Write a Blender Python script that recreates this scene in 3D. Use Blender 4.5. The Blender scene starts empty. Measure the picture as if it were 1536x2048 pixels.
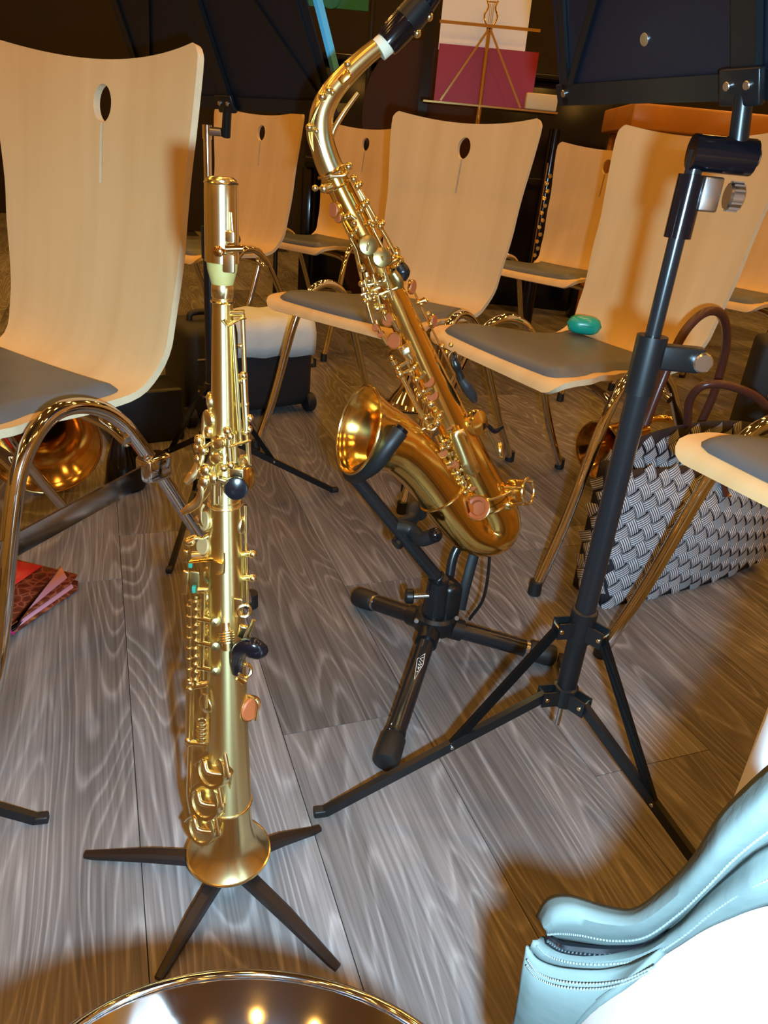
import bpy, bmesh, math, random
from mathutils import Vector, Matrix, Quaternion
random.seed(7)
PI = math.pi
S = bpy.context.scene
COL = S.collection

# ------------------------------------------------------------------ camera, flash, room light, exposure
CAM_H, CAM_F = 0.767, 1459.0
PITCH, ROLL = math.radians(25.98), math.radians(5.44)
FWD = Vector((0, math.cos(PITCH), -math.sin(PITCH)))
_R = Vector((1, 0, 0)); _U = _R.cross(FWD)
IX = math.cos(ROLL) * _R + math.sin(ROLL) * _U
IY = -math.sin(ROLL) * _R + math.cos(ROLL) * _U
CP = Vector((0, 0, CAM_H))
cd = bpy.data.cameras.new('camera'); cam = bpy.data.objects.new('camera', cd); COL.objects.link(cam)
cd.sensor_fit = 'VERTICAL'; cd.sensor_height = 36.0; cd.lens = 36.0 * CAM_F / 2048.0
cd.clip_start = 0.02; cd.clip_end = 60
cam.matrix_world = Matrix(((IX.x, IY.x, -FWD.x, 0), (IX.y, IY.y, -FWD.y, 0), (IX.z, IY.z, -FWD.z, CAM_H), (0, 0, 0, 1)))
S.camera = cam

w = bpy.data.worlds.new('world'); S.world = w; w.use_nodes = True
w.node_tree.nodes['Background'].inputs[0].default_value = (0, 0, 0, 1)
w.node_tree.nodes['Background'].inputs[1].default_value = 0.0

# camera flash: beside and a little below the lens
fl = bpy.data.lights.new('camera_flash_offscreen', 'SPOT'); flo = bpy.data.objects.new('camera_flash_offscreen', fl); COL.objects.link(flo)
fl.energy = 78; fl.color = (0.46, 0.77, 1.0); fl.shadow_soft_size = 0.012
fl.spot_size = math.radians(105); fl.spot_blend = 0.7
flo.matrix_world = cam.matrix_world.copy(); flo.location = CP + IX * 0.051 - IY * 0.046 + FWD * 0.01

S.view_settings.view_transform = 'Standard'; S.view_settings.look = 'None'
S.view_settings.gamma = 1.0; S.view_settings.exposure = 0.0; S.view_settings.use_curve_mapping = False
S.cycles.max_bounces = 7; S.cycles.diffuse_bounces = 3; S.cycles.glossy_bounces = 5; S.cycles.caustics_reflective = False
LAMP_W, LAMP_COL = 9.1, (1.0, 0.48, 0.089)

# ------------------------------------------------------------------ points
def ray(x, y): return (FWD * CAM_F + IX * (x - 768) + IY * (1024 - y)).normalized()
def at(x, y, Y):                       # a point at distance Y in front of the camera
    d = ray(x, y); return CP + d * (Y / d.y)
def atz(x, y, z):                      # a point at height z
    d = ray(x, y); return CP + d * ((z - CAM_H) / d.z)
def onplane(x, y, p, n):
    d = ray(x, y); return CP + d * ((p - CP).dot(n) / d.dot(n))

# ------------------------------------------------------------------ materials
def nodes(m): return m.node_tree.nodes, m.node_tree.links
def mat(name, col, rough=0.5, metal=0.0, coat=0.0, bump=None, var=0.0, vscale=20, emit=None, alpha=1.0, trans=0.0, spec=None):
    m = bpy.data.materials.new(name); m.use_nodes = True
    N, L = nodes(m); b = N['Principled BSDF']
    b.inputs['Base Color'].default_value = (*col, 1); b.inputs['Roughness'].default_value = rough
    b.inputs['Metallic'].default_value = metal; b.inputs['Coat Weight'].default_value = coat
    if spec is not None: b.inputs['Specular IOR Level'].default_value = spec
    if trans: b.inputs['Transmission Weight'].default_value = trans
    if emit:
        b.inputs['Emission Color'].default_value = (*emit[:3], 1); b.inputs['Emission Strength'].default_value = emit[3]
    if var or bump:
        tc = N.new('ShaderNodeTexCoord'); nz = N.new('ShaderNodeTexNoise'); nz.inputs['Scale'].default_value = vscale
        nz.inputs['Detail'].default_value = 4; L.new(tc.outputs['Object'], nz.inputs['Vector'])
        if var:
            mx = N.new('ShaderNodeMix'); mx.data_type = 'RGBA'; mx.blend_type = 'MIX'
            mx.inputs['A'].default_value = (*[c * (1 - var) for c in col], 1); mx.inputs['B'].default_value = (*[min(1, c * (1 + var)) for c in col], 1)
            L.new(nz.outputs['Fac'], mx.inputs['Factor']); L.new(mx.outputs['Result'], b.inputs['Base Color'])
        if bump:
            bp = N.new('ShaderNodeBump'); bp.inputs['Strength'].default_value = bump[0]; bp.inputs['Distance'].default_value = bump[1]
            L.new(nz.outputs['Fac'], bp.inputs['Height']); L.new(bp.outputs['Normal'], b.inputs['Normal'])
    return m

def ramp(N, stops):
    r = N.new('ShaderNodeValToRGB'); e = r.color_ramp.elements
    while len(e) < len(stops): e.new(0.5)
    for i, (p, c) in enumerate(stops): e[i].position = p; e[i].color = (*c, 1)
    return r

def beech():
    m = bpy.data.materials.new('beech_veneer'); m.use_nodes = True; N, L = nodes(m); b = N['Principled BSDF']
    tc = N.new('ShaderNodeTexCoord'); mp = N.new('ShaderNodeMapping'); mp.inputs['Scale'].default_value = (16, 5, 1.3)
    oi = N.new('ShaderNodeObjectInfo'); ad = N.new('ShaderNodeVectorMath'); ad.operation = 'ADD'
    L.new(tc.outputs['Object'], mp.inputs['Vector']); L.new(mp.outputs['Vector'], ad.inputs[0])
    ml = N.new('ShaderNodeMath'); ml.operation = 'MULTIPLY'; ml.inputs[1].default_value = 37; L.new(oi.outputs['Random'], ml.inputs[0]); L.new(ml.outputs[0], ad.inputs[1])
    nz = N.new('ShaderNodeTexNoise'); nz.inputs['Scale'].default_value = 1.0; nz.inputs['Detail'].default_value = 5; nz.inputs['Distortion'].default_value = 0.4
    L.new(ad.outputs[0], nz.inputs['Vector'])
    r = ramp(N, [(0.25, (0.64, 0.425, 0.195)), (0.55, (0.71, 0.49, 0.24)), (0.8, (0.76, 0.545, 0.285))]); L.new(nz.outputs['Fac'], r.inputs[0])
    L.new(r.outputs[0], b.inputs['Base Color']); b.inputs['Roughness'].default_value = 0.42; b.inputs['Specular IOR Level'].default_value = 0.35
    return m

def plank_mat():
    m = bpy.data.materials.new('grey_oak_plank'); m.use_nodes = True; N, L = nodes(m); b = N['Principled BSDF']
    tc = N.new('ShaderNodeTexCoord'); oi = N.new('ShaderNodeObjectInfo')
    ml = N.new('ShaderNodeMath'); ml.operation = 'MULTIPLY'; ml.inputs[1].default_value = 61.0; L.new(oi.outputs['Random'], ml.inputs[0])
    cmb = N.new('ShaderNodeCombineXYZ'); L.new(ml.outputs[0], cmb.inputs[0]); L.new(ml.outputs[0], cmb.inputs[1]); L.new(ml.outputs[0], cmb.inputs[2])
    def mapped(sx, sy):
        mp = N.new('ShaderNodeMapping'); mp.inputs['Scale'].default_value = (sx, sy, 1); L.new(tc.outputs['Object'], mp.inputs['Vector'])
        ad = N.new('ShaderNodeVectorMath'); ad.operation = 'ADD'; L.new(mp.outputs[0], ad.inputs[0]); L.new(cmb.outputs[0], ad.inputs[1]); return ad.outputs[0]
    def noise(v, sc, det, dist=0):
        n = N.new('ShaderNodeTexNoise'); n.inputs['Scale'].default_value = sc; n.inputs['Detail'].default_value = det; n.inputs['Distortion'].default_value = dist; L.new(v, n.inputs['Vector']); return n.outputs['Fac']
    def math_(op, a, bv):
        n = N.new('ShaderNodeMath'); n.operation = op
        for i, q in enumerate((a, bv)):
            if q is None: continue
            if hasattr(q, 'links'): L.new(q, n.inputs[i])
            else: n.inputs[i].default_value = q
        return n.outputs[0]
    con = noise(mapped(8.5, 1.35), 1.0, 1.2, 0.25)                # contour field: cathedral figure
    wob = noise(mapped(60, 6), 1.0, 3)
    f = math_('ADD', math_('MULTIPLY', con, 21.0), math_('MULTIPLY', wob, 0.35))
    fr = math_('FRACT', f, None)
    line = ramp(N, [(0.0, (0, 0, 0)), (0.55, (0.08, 0.08, 0.08)), (0.80, (1, 1, 1)), (0.93, (0.15, 0.15, 0.15)), (1.0, (0, 0, 0))]); L.new(fr, line.inputs[0])
    fine = noise(mapped(220, 5), 1.0, 4)
    broad = noise(mapped(7, 0.8), 1.0, 2)
    base = ramp(N, [(0.25, (0.092, 0.079, 0.075)), (0.55, (0.160, 0.142, 0.137)), (0.8, (0.245, 0.226, 0.222))]); L.new(broad, base.inputs[0])
    hi = N.new('ShaderNodeMix'); hi.data_type = 'RGBA'; hi.blend_type = 'MIX'
    L.new(math_('MULTIPLY', line.outputs[0], 0.45), hi.inputs['Factor']); L.new(base.outputs[0], hi.inputs['A']); hi.inputs['B'].default_value = (0.36, 0.34, 0.335, 1)
    fn = ramp(N, [(0.3, (0.68, 0.68, 0.68)), (0.7, (1.34, 1.34, 1.34))]); L.new(fine, fn.inputs[0])
    m1 = N.new('ShaderNodeMix'); m1.data_type = 'RGBA'; m1.blend_type = 'MULTIPLY'; m1.inputs['Factor'].default_value = 1
    L.new(hi.outputs['Result'], m1.inputs['A']); L.new(fn.outputs[0], m1.inputs['B'])
    tone = N.new('ShaderNodeMapRange'); tone.inputs['To Min'].default_value = 0.72; tone.inputs['To Max'].default_value = 1.30; L.new(oi.outputs['Random'], tone.inputs['Value'])
    m2 = N.new('ShaderNodeVectorMath'); m2.operation = 'SCALE'; L.new(m1.outputs['Result'], m2.inputs[0]); L.new(tone.outputs[0], m2.inputs['Scale'])
    L.new(m2.outputs[0], b.inputs['Base Color']); b.inputs['Roughness'].default_value = 0.55; b.inputs['Specular IOR Level'].default_value = 0.3
    bp = N.new('ShaderNodeBump'); bp.inputs['Strength'].default_value = 0.25; bp.inputs['Distance'].default_value = 0.002; L.new(fine, bp.inputs['Height']); L.new(bp.outputs[0], b.inputs['Normal'])
    return m

def stripes_mat(name, c0, c1, freq):
    m = bpy.data.materials.new(name); m.use_nodes = True; N, L = nodes(m); b = N['Principled BSDF']
    tc = N.new('ShaderNodeTexCoord'); sp = N.new('ShaderNodeSeparateXYZ'); L.new(tc.outputs['Object'], sp.inputs[0])
    mu = N.new('ShaderNodeMath'); mu.operation = 'MULTIPLY'; mu.inputs[1].default_value = freq; L.new(sp.outputs['Y'], mu.inputs[0])
    fr = N.new('ShaderNodeMath'); fr.operation = 'FRACT'; L.new(mu.outputs[0], fr.inputs[0])
    r = ramp(N, [(0.0, c0), (0.16, c0), (0.24, c1), (0.76, c1), (0.84, c0)]); L.new(fr.outputs[0], r.inputs[0])
    L.new(r.outputs[0], b.inputs['Base Color']); b.inputs['Roughness'].default_value = 0.38
    return m

def scales_mat():
    m = bpy.data.materials.new('red_scaly_print'); m.use_nodes = True; N, L = nodes(m); b = N['Principled BSDF']
    tc = N.new('ShaderNodeTexCoord'); v = N.new('ShaderNodeTexVoronoi'); v.feature = 'DISTANCE_TO_EDGE'; v.inputs['Scale'].default_value = 55
    L.new(tc.outputs['Object'], v.inputs['Vector'])
    r = ramp(N, [(0.0, (0.35, 0.10, 0.05)), (0.10, (0.16, 0.03, 0.015)), (0.5, (0.07, 0.014, 0.01))]); L.new(v.outputs['Distance'], r.inputs[0])
    L.new(r.outputs[0], b.inputs['Base Color']); b.inputs['Roughness'].default_value = 0.2
    return m

M = dict(
    beech=beech(), plank=plank_mat(), ply=mat('plywood_edge', (0.72, 0.56, 0.35), 0.5, var=0.12, vscale=60),
    pad=mat('grey_vinyl', (0.105, 0.115, 0.125), 0.42, bump=(0.15, 0.001), vscale=900, var=0.06),
    chrome=mat('chrome', (0.78, 0.76, 0.74), 0.07, 1.0), rubber=mat('black_rubber', (0.008, 0.009, 0.010), 0.5),
    brass=mat('pale_brass_lacquer', (0.88, 0.72, 0.36), 0.24, 1.0), brass_hi=mat('polished_brass', (0.95, 0.80, 0.44), 0.20, 1.0),
    satin=mat('satin_brass_body', (0.82, 0.68, 0.33), 0.24, 1.0), gold=mat('amber_gold_lacquer', (0.95, 0.62, 0.17), 0.17, 1.0),
    goldkey=mat('gold_keywork', (0.95, 0.72, 0.30), 0.18, 1.0), cap=mat('pale_gold_cap', (0.90, 0.80, 0.52), 0.30, 1.0),
    pearl=mat('dull_brass_touch', (0.45, 0.37, 0.16), 0.36, 1.0), copper=mat('salmon_leather_pad', (0.40, 0.095, 0.028), 0.5),
    cream=mat('cream_pad', (0.30, 0.185, 0.075), 0.55), cork=mat('pale_cork', (0.24, 0.175, 0.05), 0.6, var=0.1, vscale=200), corkband=mat('cream_cork', (0.75, 0.68, 0.5), 0.6),
    felt=mat('green_felt', (0.015, 0.16, 0.10), 0.8), ebony=mat('black_plastic', (0.004, 0.004, 0.006), 0.15), black=mat('black_paint', (0.006, 0.007, 0.008), 0.33, spec=0.5),
    blackmetal=mat('black_coated_tube', (0.010, 0.011, 0.013), 0.25), desk=mat('black_desk_sheet', (0.004, 0.005, 0.008), 0.5),
    deskblue=mat('dark_blue_black_desk', (0.004, 0.006, 0.014), 0.45), darkleg=mat('dark_brown_peg', (0.012, 0.006, 0.005), 0.4),
    steel=mat('zinc_steel', (0.62, 0.64, 0.66), 0.25, 1.0), brassrivet=mat('brass_rivet', (0.8, 0.6, 0.3), 0.25, 1.0),
    silver=mat('silver_plate', (0.84, 0.85, 0.88), 0.08, 1.0), teal=mat('teal_plastic', (0.0, 0.36, 0.27), 0.28, coat=0.3),
    brown=mat('brown_leather_handle', (0.075, 0.022, 0.014), 0.3), weavebase=mat('black_weave_base', (0.015, 0.012, 0.018), 0.6),
    weave=stripes_mat('striped_weave_strap', (0.015, 0.013, 0.02), (0.72, 0.73, 0.77), 215), weaveplain=mat('silver_weave_strap', (0.30, 0.33, 0.36), 0.36),
    towel=mat('white_towel', (0.62, 0.66, 0.66), 0.8, bump=(0.3, 0.004), vscale=90), casecloth=mat('black_nylon', (0.012, 0.014, 0.018), 0.6, var=0.2, vscale=40),
    red=mat('red_card', (0.55, 0.02, 0.015), 0.4), scales=scales_mat(), pink=mat('pink_paper', (0.78, 0.36, 0.48), 0.6), magenta=mat('magenta_elastic', (0.5, 0.01, 0.16), 0.5),
    white=mat('white_paper', (0.80, 0.82, 0.88), 0.6), crimson=mat('crimson_folder', (0.32, 0.008, 0.03), 0.5), blueedge=mat('sky_blue_card', (0.10, 0.50, 0.80), 0.5),
    suede=mat('pale_blue_suede', (0.105, 0.128, 0.122), 0.95, var=0.18, vscale=38, bump=(0.35, 0.003), spec=0.08), stitch=mat('pale_thread', (0.16, 0.18, 0.18), 0.7), whitecloth=mat('white_cotton', (0.86, 0.86, 0.86), 0.8, bump=(0.15, 0.01), vscale=9),
    wallb=mat('dark_stage_curtain', (0.02, 0.013, 0.011), 0.85, var=0.4, vscale=2), walls=mat('cream_panel_wall', (0.55, 0.47, 0.36), 0.6, var=0.2, vscale=1.5),
    ceil=mat('pale_ceiling', (0.42, 0.36, 0.30), 0.8), lamp=mat('frosted_lamp_cover', (0.8, 0.75, 0.65), 0.5), amberwood=mat('amber_wood', (0.52, 0.22, 0.045), 0.35, var=0.25, vscale=9),
    oldbrass=mat('old_brass', (0.70, 0.44, 0.16), 0.14, 1.0), tin=mat('bright_metal_bell', (0.74, 0.66, 0.6), 0.1, 1.0), beige=mat('beige_plastic', (0.62, 0.5, 0.28), 0.5), screen=mat('teal_print', (0.01, 0.22, 0.22), 0.6), orange=mat('orange_print', (0.6, 0.12, 0.03), 0.6),
    darkwood=mat('dark_varnished_wood', (0.045, 0.018, 0.008), 0.6, spec=0.2), underfloor=mat('dark_joint', (0.02, 0.016, 0.014), 0.8), logo=mat('white_ink', (0.8, 0.8, 0.8), 0.4),
)

def brushed(m, rough, an):
    N, L = nodes(m); b = N['Principled BSDF']; b.inputs['Roughness'].default_value = rough
    b.inputs['Anisotropic'].default_value = an; b.inputs['Anisotropic Rotation'].default_value = 0.25
    t = N.new('ShaderNodeTangent'); t.direction_type = 'RADIAL'; t.axis = 'Z'; L.new(t.outputs[0], b.inputs['Tangent'])
brushed(M['satin'], 0.33, 0.85); brushed(M['cap'], 0.24, 0.7)
# ------------------------------------------------------------------ mesh builder
def V(*a): return Vector(a[0] if len(a) == 1 else a)
def cr(pts, n=6, closed=False):       # smooth curve through points
    P = [Vector(p) for p in pts]; out = []; k = len(P)
    for i in range(k if closed else k - 1):
        p1, p2 = P[i], P[(i + 1) % k]
        p0 = P[i - 1] if (i or closed) else p1 * 2 - p2
        p3 = P[(i + 2) % k] if (i + 2 < k or closed) else p2 * 2 - p1
        for j in range(n):
            t = j / n
            out.append(0.5 * ((2 * p1) + (p2 - p0) * t + (2 * p0 - 5 * p1 + 4 * p2 - p3) * t * t + (3 * p1 - p0 - 3 * p2 + p3) * t ** 3))
    if not closed: out.append(P[-1].copy())
    return out
def lerps(vals, m):                   # resample a list of numbers to m samples
    k = len(vals) - 1; out = []
    for i in range(m):
        t = i / (m - 1) * k; a = min(int(t), k - 1); out.append(vals[a] + (vals[a + 1] - vals[a]) * (t - a))
    return out
def frame(d, hint=None):
    d = Vector(d).normalized(); h = Vector(hint) if hint is not None else (Vector((0, 0, 1)) if abs(d.z) < 0.9 else Vector((0, 1, 0)))
    a = h.cross(d)
    if a.length < 1e-6: a = Vector((1, 0, 0)).cross(d)
    a.normalize(); return a, d.cross(a), d

class G:
    def __init__(s): s.v = []; s.f = []; s.mi = []
    def add(s, vs, fs, mi=0):
        o = len(s.v); s.v += [Vector(p) for p in vs]; s.f += [tuple(i + o for i in f) for f in fs]; s.mi += [mi] * len(fs); return s
    def grid(s, rows, mi=0, cu=False, cv=False, flip=False):
        n, m = len(rows), len(rows[0]); fs = []
        for i in range(n if cv else n - 1):
            for j in range(m if cu else m - 1):
                q = (i * m + j, i * m + (j + 1) % m, ((i + 1) % n) * m + (j + 1) % m, ((i + 1) % n) * m + j)
                fs.append(q[::-1] if flip else q)
        return s.add([p for r in rows for p in r], fs, mi)
    def tube(s, path, r, n=10, caps=True, mi=0, flat=1.0, hint=None):
        P = [Vector(p) for p in path]; k = len(P)
        R = lerps(list(r), k) if hasattr(r, '__len__') else [r] * k
        rows = []; a = None
        for i in range(k):
            t = (P[min(i + 1, k - 1)] - P[max(i - 1, 0)])
            if t.length < 1e-9: t = Vector((0, 0, 1))
            t.normalize()
            if a is None: a, b, _ = frame(t, hint)
            else:
                a = a - t * a.dot(t)
                if a.length < 1e-6: a, b, _ = frame(t)
                a.normalize(); b = t.cross(a)
            rows.append([P[i] + (a * math.cos(2 * PI * j / n) + b * math.sin(2 * PI * j / n) * flat) * R[i] for j in range(n)])
        o = len(s.v); s.grid(rows, mi, cu=True)
        if caps: s.f += [tuple(range(o + n - 1, o - 1, -1)), tuple(range(o + (k - 1) * n, o + k * n))]; s.mi += [mi, mi]
        return s
    def rod(s, p, q, r, n=10, mi=0, **k): return s.tube([p, q], r, n, mi=mi, **k)
    def bar(s, p, q, wid, th, up=(0, 0, 1), mi=0):     # flat strip from p to q, wid across, th along up
        p, q = Vector(p), Vector(q); d = (q - p).normalized(); a = d.cross(Vector(up)).normalized(); b = a.cross(d)
        vs = [e + a * sx * wid / 2 + b * sz * th / 2 for e in (p, q) for sx, sz in ((-1, -1), (1, -1), (1, 1), (-1, 1))]
        return s.add(vs, [(3, 2, 1, 0), (4, 5, 6, 7), (0, 1, 5, 4), (1, 2, 6, 5), (2, 3, 7, 6), (3, 0, 4, 7)], mi)
    def lathe(s, prof, c, ax, n=28, mi=0, cap0=False, cap1=False):   # prof: (radius, distance along axis)
        a, b, d = frame(ax); c = Vector(c)
        rows = [[c + d * t + (a * math.cos(2 * PI * j / n) + b * math.sin(2 * PI * j / n)) * max(r, 1e-5) for j in range(n)] for r, t in prof]
        o = len(s.v); s.grid(rows, mi, cu=True); k = len(prof)
        if cap0: s.f.append(tuple(range(o + n - 1, o - 1, -1))); s.mi.append(mi)
        if cap1: s.f.append(tuple(range(o + (k - 1) * n, o + k * n))); s.mi.append(mi)
        return s
    def cyl(s, c, ax, r, h, n=20, bev=0.15, mi=0):
        e = min(r, h) * bev; return s.lathe([(r - e, -h / 2), (r, -h / 2 + e), (r, h / 2 - e), (r - e, h / 2)], c, ax, n, mi, True, True)
    def ball(s, c, r, n=12, sc=(1, 1, 1), ax=(0, 0, 1), mi=0):
        a, b, d = frame(ax); c = Vector(c); rows = []
        for i in range(n // 2 + 1):
            t = -PI / 2 + PI * i / (n // 2); rr = max(math.cos(t), 1e-3)
            rows.append([c + (a * math.cos(2 * PI * j / n) * sc[0] + b * math.sin(2 * PI * j / n) * sc[1]) * r * rr + d * math.sin(t) * r * sc[2] for j in range(n)])
        return s.grid(rows, mi, cu=True)
    def box(s, c, sz, rot=None, mi=0, bev=0.0):
        x, y, z = [q / 2 for q in sz]; Mx = rot or Matrix.Identity(3); c = Vector(c)
        if not bev:
            vs = [c + Mx @ Vector((sx * x, sy * y, q * z)) for q in (-1, 1) for sx, sy in ((-1, -1), (1, -1), (1, 1), (-1, 1))]
            return s.add(vs, [(3, 2, 1, 0), (4, 5, 6, 7), (0, 1, 5, 4), (1, 2, 6, 5), (2, 3, 7, 6), (3, 0, 4, 7)], mi)
        rows = []
        def ring(hx, hy, zz):
            k = []; r = min(bev, hx * .98, hy * .98)
            for cx, cy, a0 in ((1, 1, 0), (-1, 1, 90), (-1, -1, 180), (1, -1, 270)):
                for q in range(4):
                    t = math.radians(a0 + 30 * q); k.append(c + Mx @ Vector((cx * (hx - r) + r * math.cos(t), cy * (hy - r) + r * math.sin(t), zz)))
            return k
        for q in range(4):
            t = math.radians(30 * q); rows.append(ring(x - bev + bev * math.sin(t), y - bev + bev * math.sin(t), -z + bev - bev * math.cos(t)))
        for q in range(4):
            t = math.radians(30 * q); rows.append(ring(x - bev + bev * math.cos(t), y - bev + bev * math.cos(t), z - bev + bev * math.sin(t)))
        o = len(s.v); n = 16; s.grid(rows, mi, cu=True)
        s.f += [tuple(range(o + n - 1, o - 1, -1)), tuple(range(o + 7 * n, o + 8 * n))]; s.mi += [mi, mi]
        return s
    def ring(s, c, ax, R, r, n=24, m=8, mi=0):
        a, b, d = frame(ax); c = Vector(c)
        rows = [[c + (a * math.cos(2 * PI * i / n) + b * math.sin(2 * PI * i / n)) * (R + r * math.cos(2 * PI * j / m)) + d * r * math.sin(2 * PI * j / m) for j in range(m)] for i in range(n)]
        return s.grid(rows, mi, cu=True, cv=True, flip=True)
    def prism(s, poly, h, c, a, b, mi=0):               # polygon in the a,b plane at c, thickness h
        a, b = Vector(a).normalized(), Vector(b).normalized(); d = a.cross(b); c = Vector(c); k = len(poly)
        vs = [c + a * x + b * y + d * q * h / 2 for q in (-1, 1) for x, y in poly]
        return s.add(vs, [tuple(range(k - 1, -1, -1)), tuple(range(k, 2 * k))] + [(i, (i + 1) % k, k + (i + 1) % k, k + i) for i in range(k)], mi)
    def mesh(s, name, mats, origin=(0, 0, 0), angle=40):
        me = bpy.data.meshes.new(name); o = Vector(origin)
        me.from_pydata([p - o for p in s.v], [], s.f)
        for m in (mats if isinstance(mats, (list, tuple)) else [mats]): me.materials.append(M[m] if isinstance(m, str) else m)
        me.polygons.foreach_set('material_index', s.mi); me.polygons.foreach_set('use_smooth', [True] * len(s.f))
        me.update(); me.set_sharp_from_angle(angle=math.radians(angle)); return me
    def obj(s, name, mats, parent=None, angle=40):
        org = parent.get('_o', (0, 0, 0)) if parent else (0, 0, 0)
        o = bpy.data.objects.new(name, s.mesh(name, mats, org, angle)); COL.objects.link(o)
        if parent:
            o.parent = parent
            if '_o' in parent: o['_o'] = parent['_o']
        return o

def tag(o, label, cat, group=None, kind=None):
    if label: o['label'] = label
    if cat: o['category'] = cat
    if group: o['group'] = group
    if kind: o['kind'] = kind
    return o
def thing(name, loc, label, cat, group=None, rz=0.0, world=True):   # an Empty at the thing's base
    o = bpy.data.objects.new(name, None); COL.objects.link(o); o.location = loc; o.rotation_euler.z = rz; o.empty_display_size = 0.05
    if world: o['_o'] = tuple(loc)
    return tag(o, label, cat, group)
def copy_tree(o, parent=None):
    c = o.copy(); COL.objects.link(c); c.parent = parent
    for ch in list(o.children): copy_tree(ch, c)
    return c
def struct(o): o['kind'] = 'structure'; return o
def solid(o, th, off=0.0):
    m = o.modifiers.new('thickness', 'SOLIDIFY'); m.thickness = th; m.offset = off; return o

# ------------------------------------------------------------------ the room
floor = struct(G().box((0, 2.0, -0.03), (9, 10, 0.05)).obj('floor', 'underfloor'))
PA = math.radians(22); PT = Vector((-math.sin(PA), math.cos(PA), 0)); PN = Vector((math.cos(PA), math.sin(PA), 0))
PW, PL = 0.205, 1.25
pm = G().box((0, 0, -0.0025), (PW - 0.0012, PL - 0.0012, 0.005)).mesh('plank', 'plank')
starts = {0: 1.45, 1: 0.79, -1: 1.274, 3: 0.60, 2: 1.16, -2: 0.72, -3: 1.0}
planks = 0
for k in range(-16, 22):
    n0 = -0.01 + PW * k + PW / 2
    s0 = starts.get(k, random.uniform(0, PL))
    for j in range(-5, 7):
        c = PN * n0 + PT * (s0 + PL * j + PL / 2)
        if not (-4.4 < c.x < 4.4 and -2.8 < c.y < 6.7): continue
        o = bpy.data.objects.new('plank', pm); COL.objects.link(o); o.location = c; o.rotation_euler.z = PA; o.parent = floor; planks += 1
struct(G().box((0, 2.0, 3.35), (9, 10, 0.1)).obj('ceiling', 'ceil'))
struct(G().box((0, 7.05, 1.65), (9.2, 0.1, 3.3)).obj('wall_back', 'wallb'))
struct(G().box((0, -3.05, 1.65), (9.2, 0.1, 3.3)).obj('wall_front', 'walls'))
struct(G().box((-4.55, 2, 1.65), (0.1, 10, 3.3)).obj('wall_left', 'walls'))
struct(G().box((4.55, 2, 1.65), (0.1, 10, 3.3)).obj('wall_right', 'walls'))
lm_rim = G().ring((0, 0, 0), (0, 0, 1), 0.105, 0.014, 28, 8).mesh('rim', 'steel'); lm_dif = G().cyl((0, 0, 0.004), (0, 0, 1), 0.098, 0.008, 24).mesh('diffuser', 'lamp')
for ix in range(6):
    for iy in range(6):
        p = Vector((-3.6 + ix * 1.44, -1.9 + iy * 1.5, 3.285))
        t = thing('ceiling_downlight', p, 'round warm recessed downlight in the ceiling', 'lamp', 'ceiling downlights in a grid', world=False)
        for nm, me in (('rim', lm_rim), ('diffuser', lm_dif)):
            o = bpy.data.objects.new(nm, me); COL.objects.link(o); o.parent = t
        ld = bpy.data.lights.new('ceiling_downlight_offscreen', 'AREA'); ld.shape = 'DISK'; ld.size = 0.19; ld.energy = LAMP_W; ld.color = LAMP_COL
        lo = bpy.data.objects.new('ceiling_downlight_offscreen', ld); COL.objects.link(lo); lo.location = (0, 0, -0.012); lo.parent = t

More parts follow.
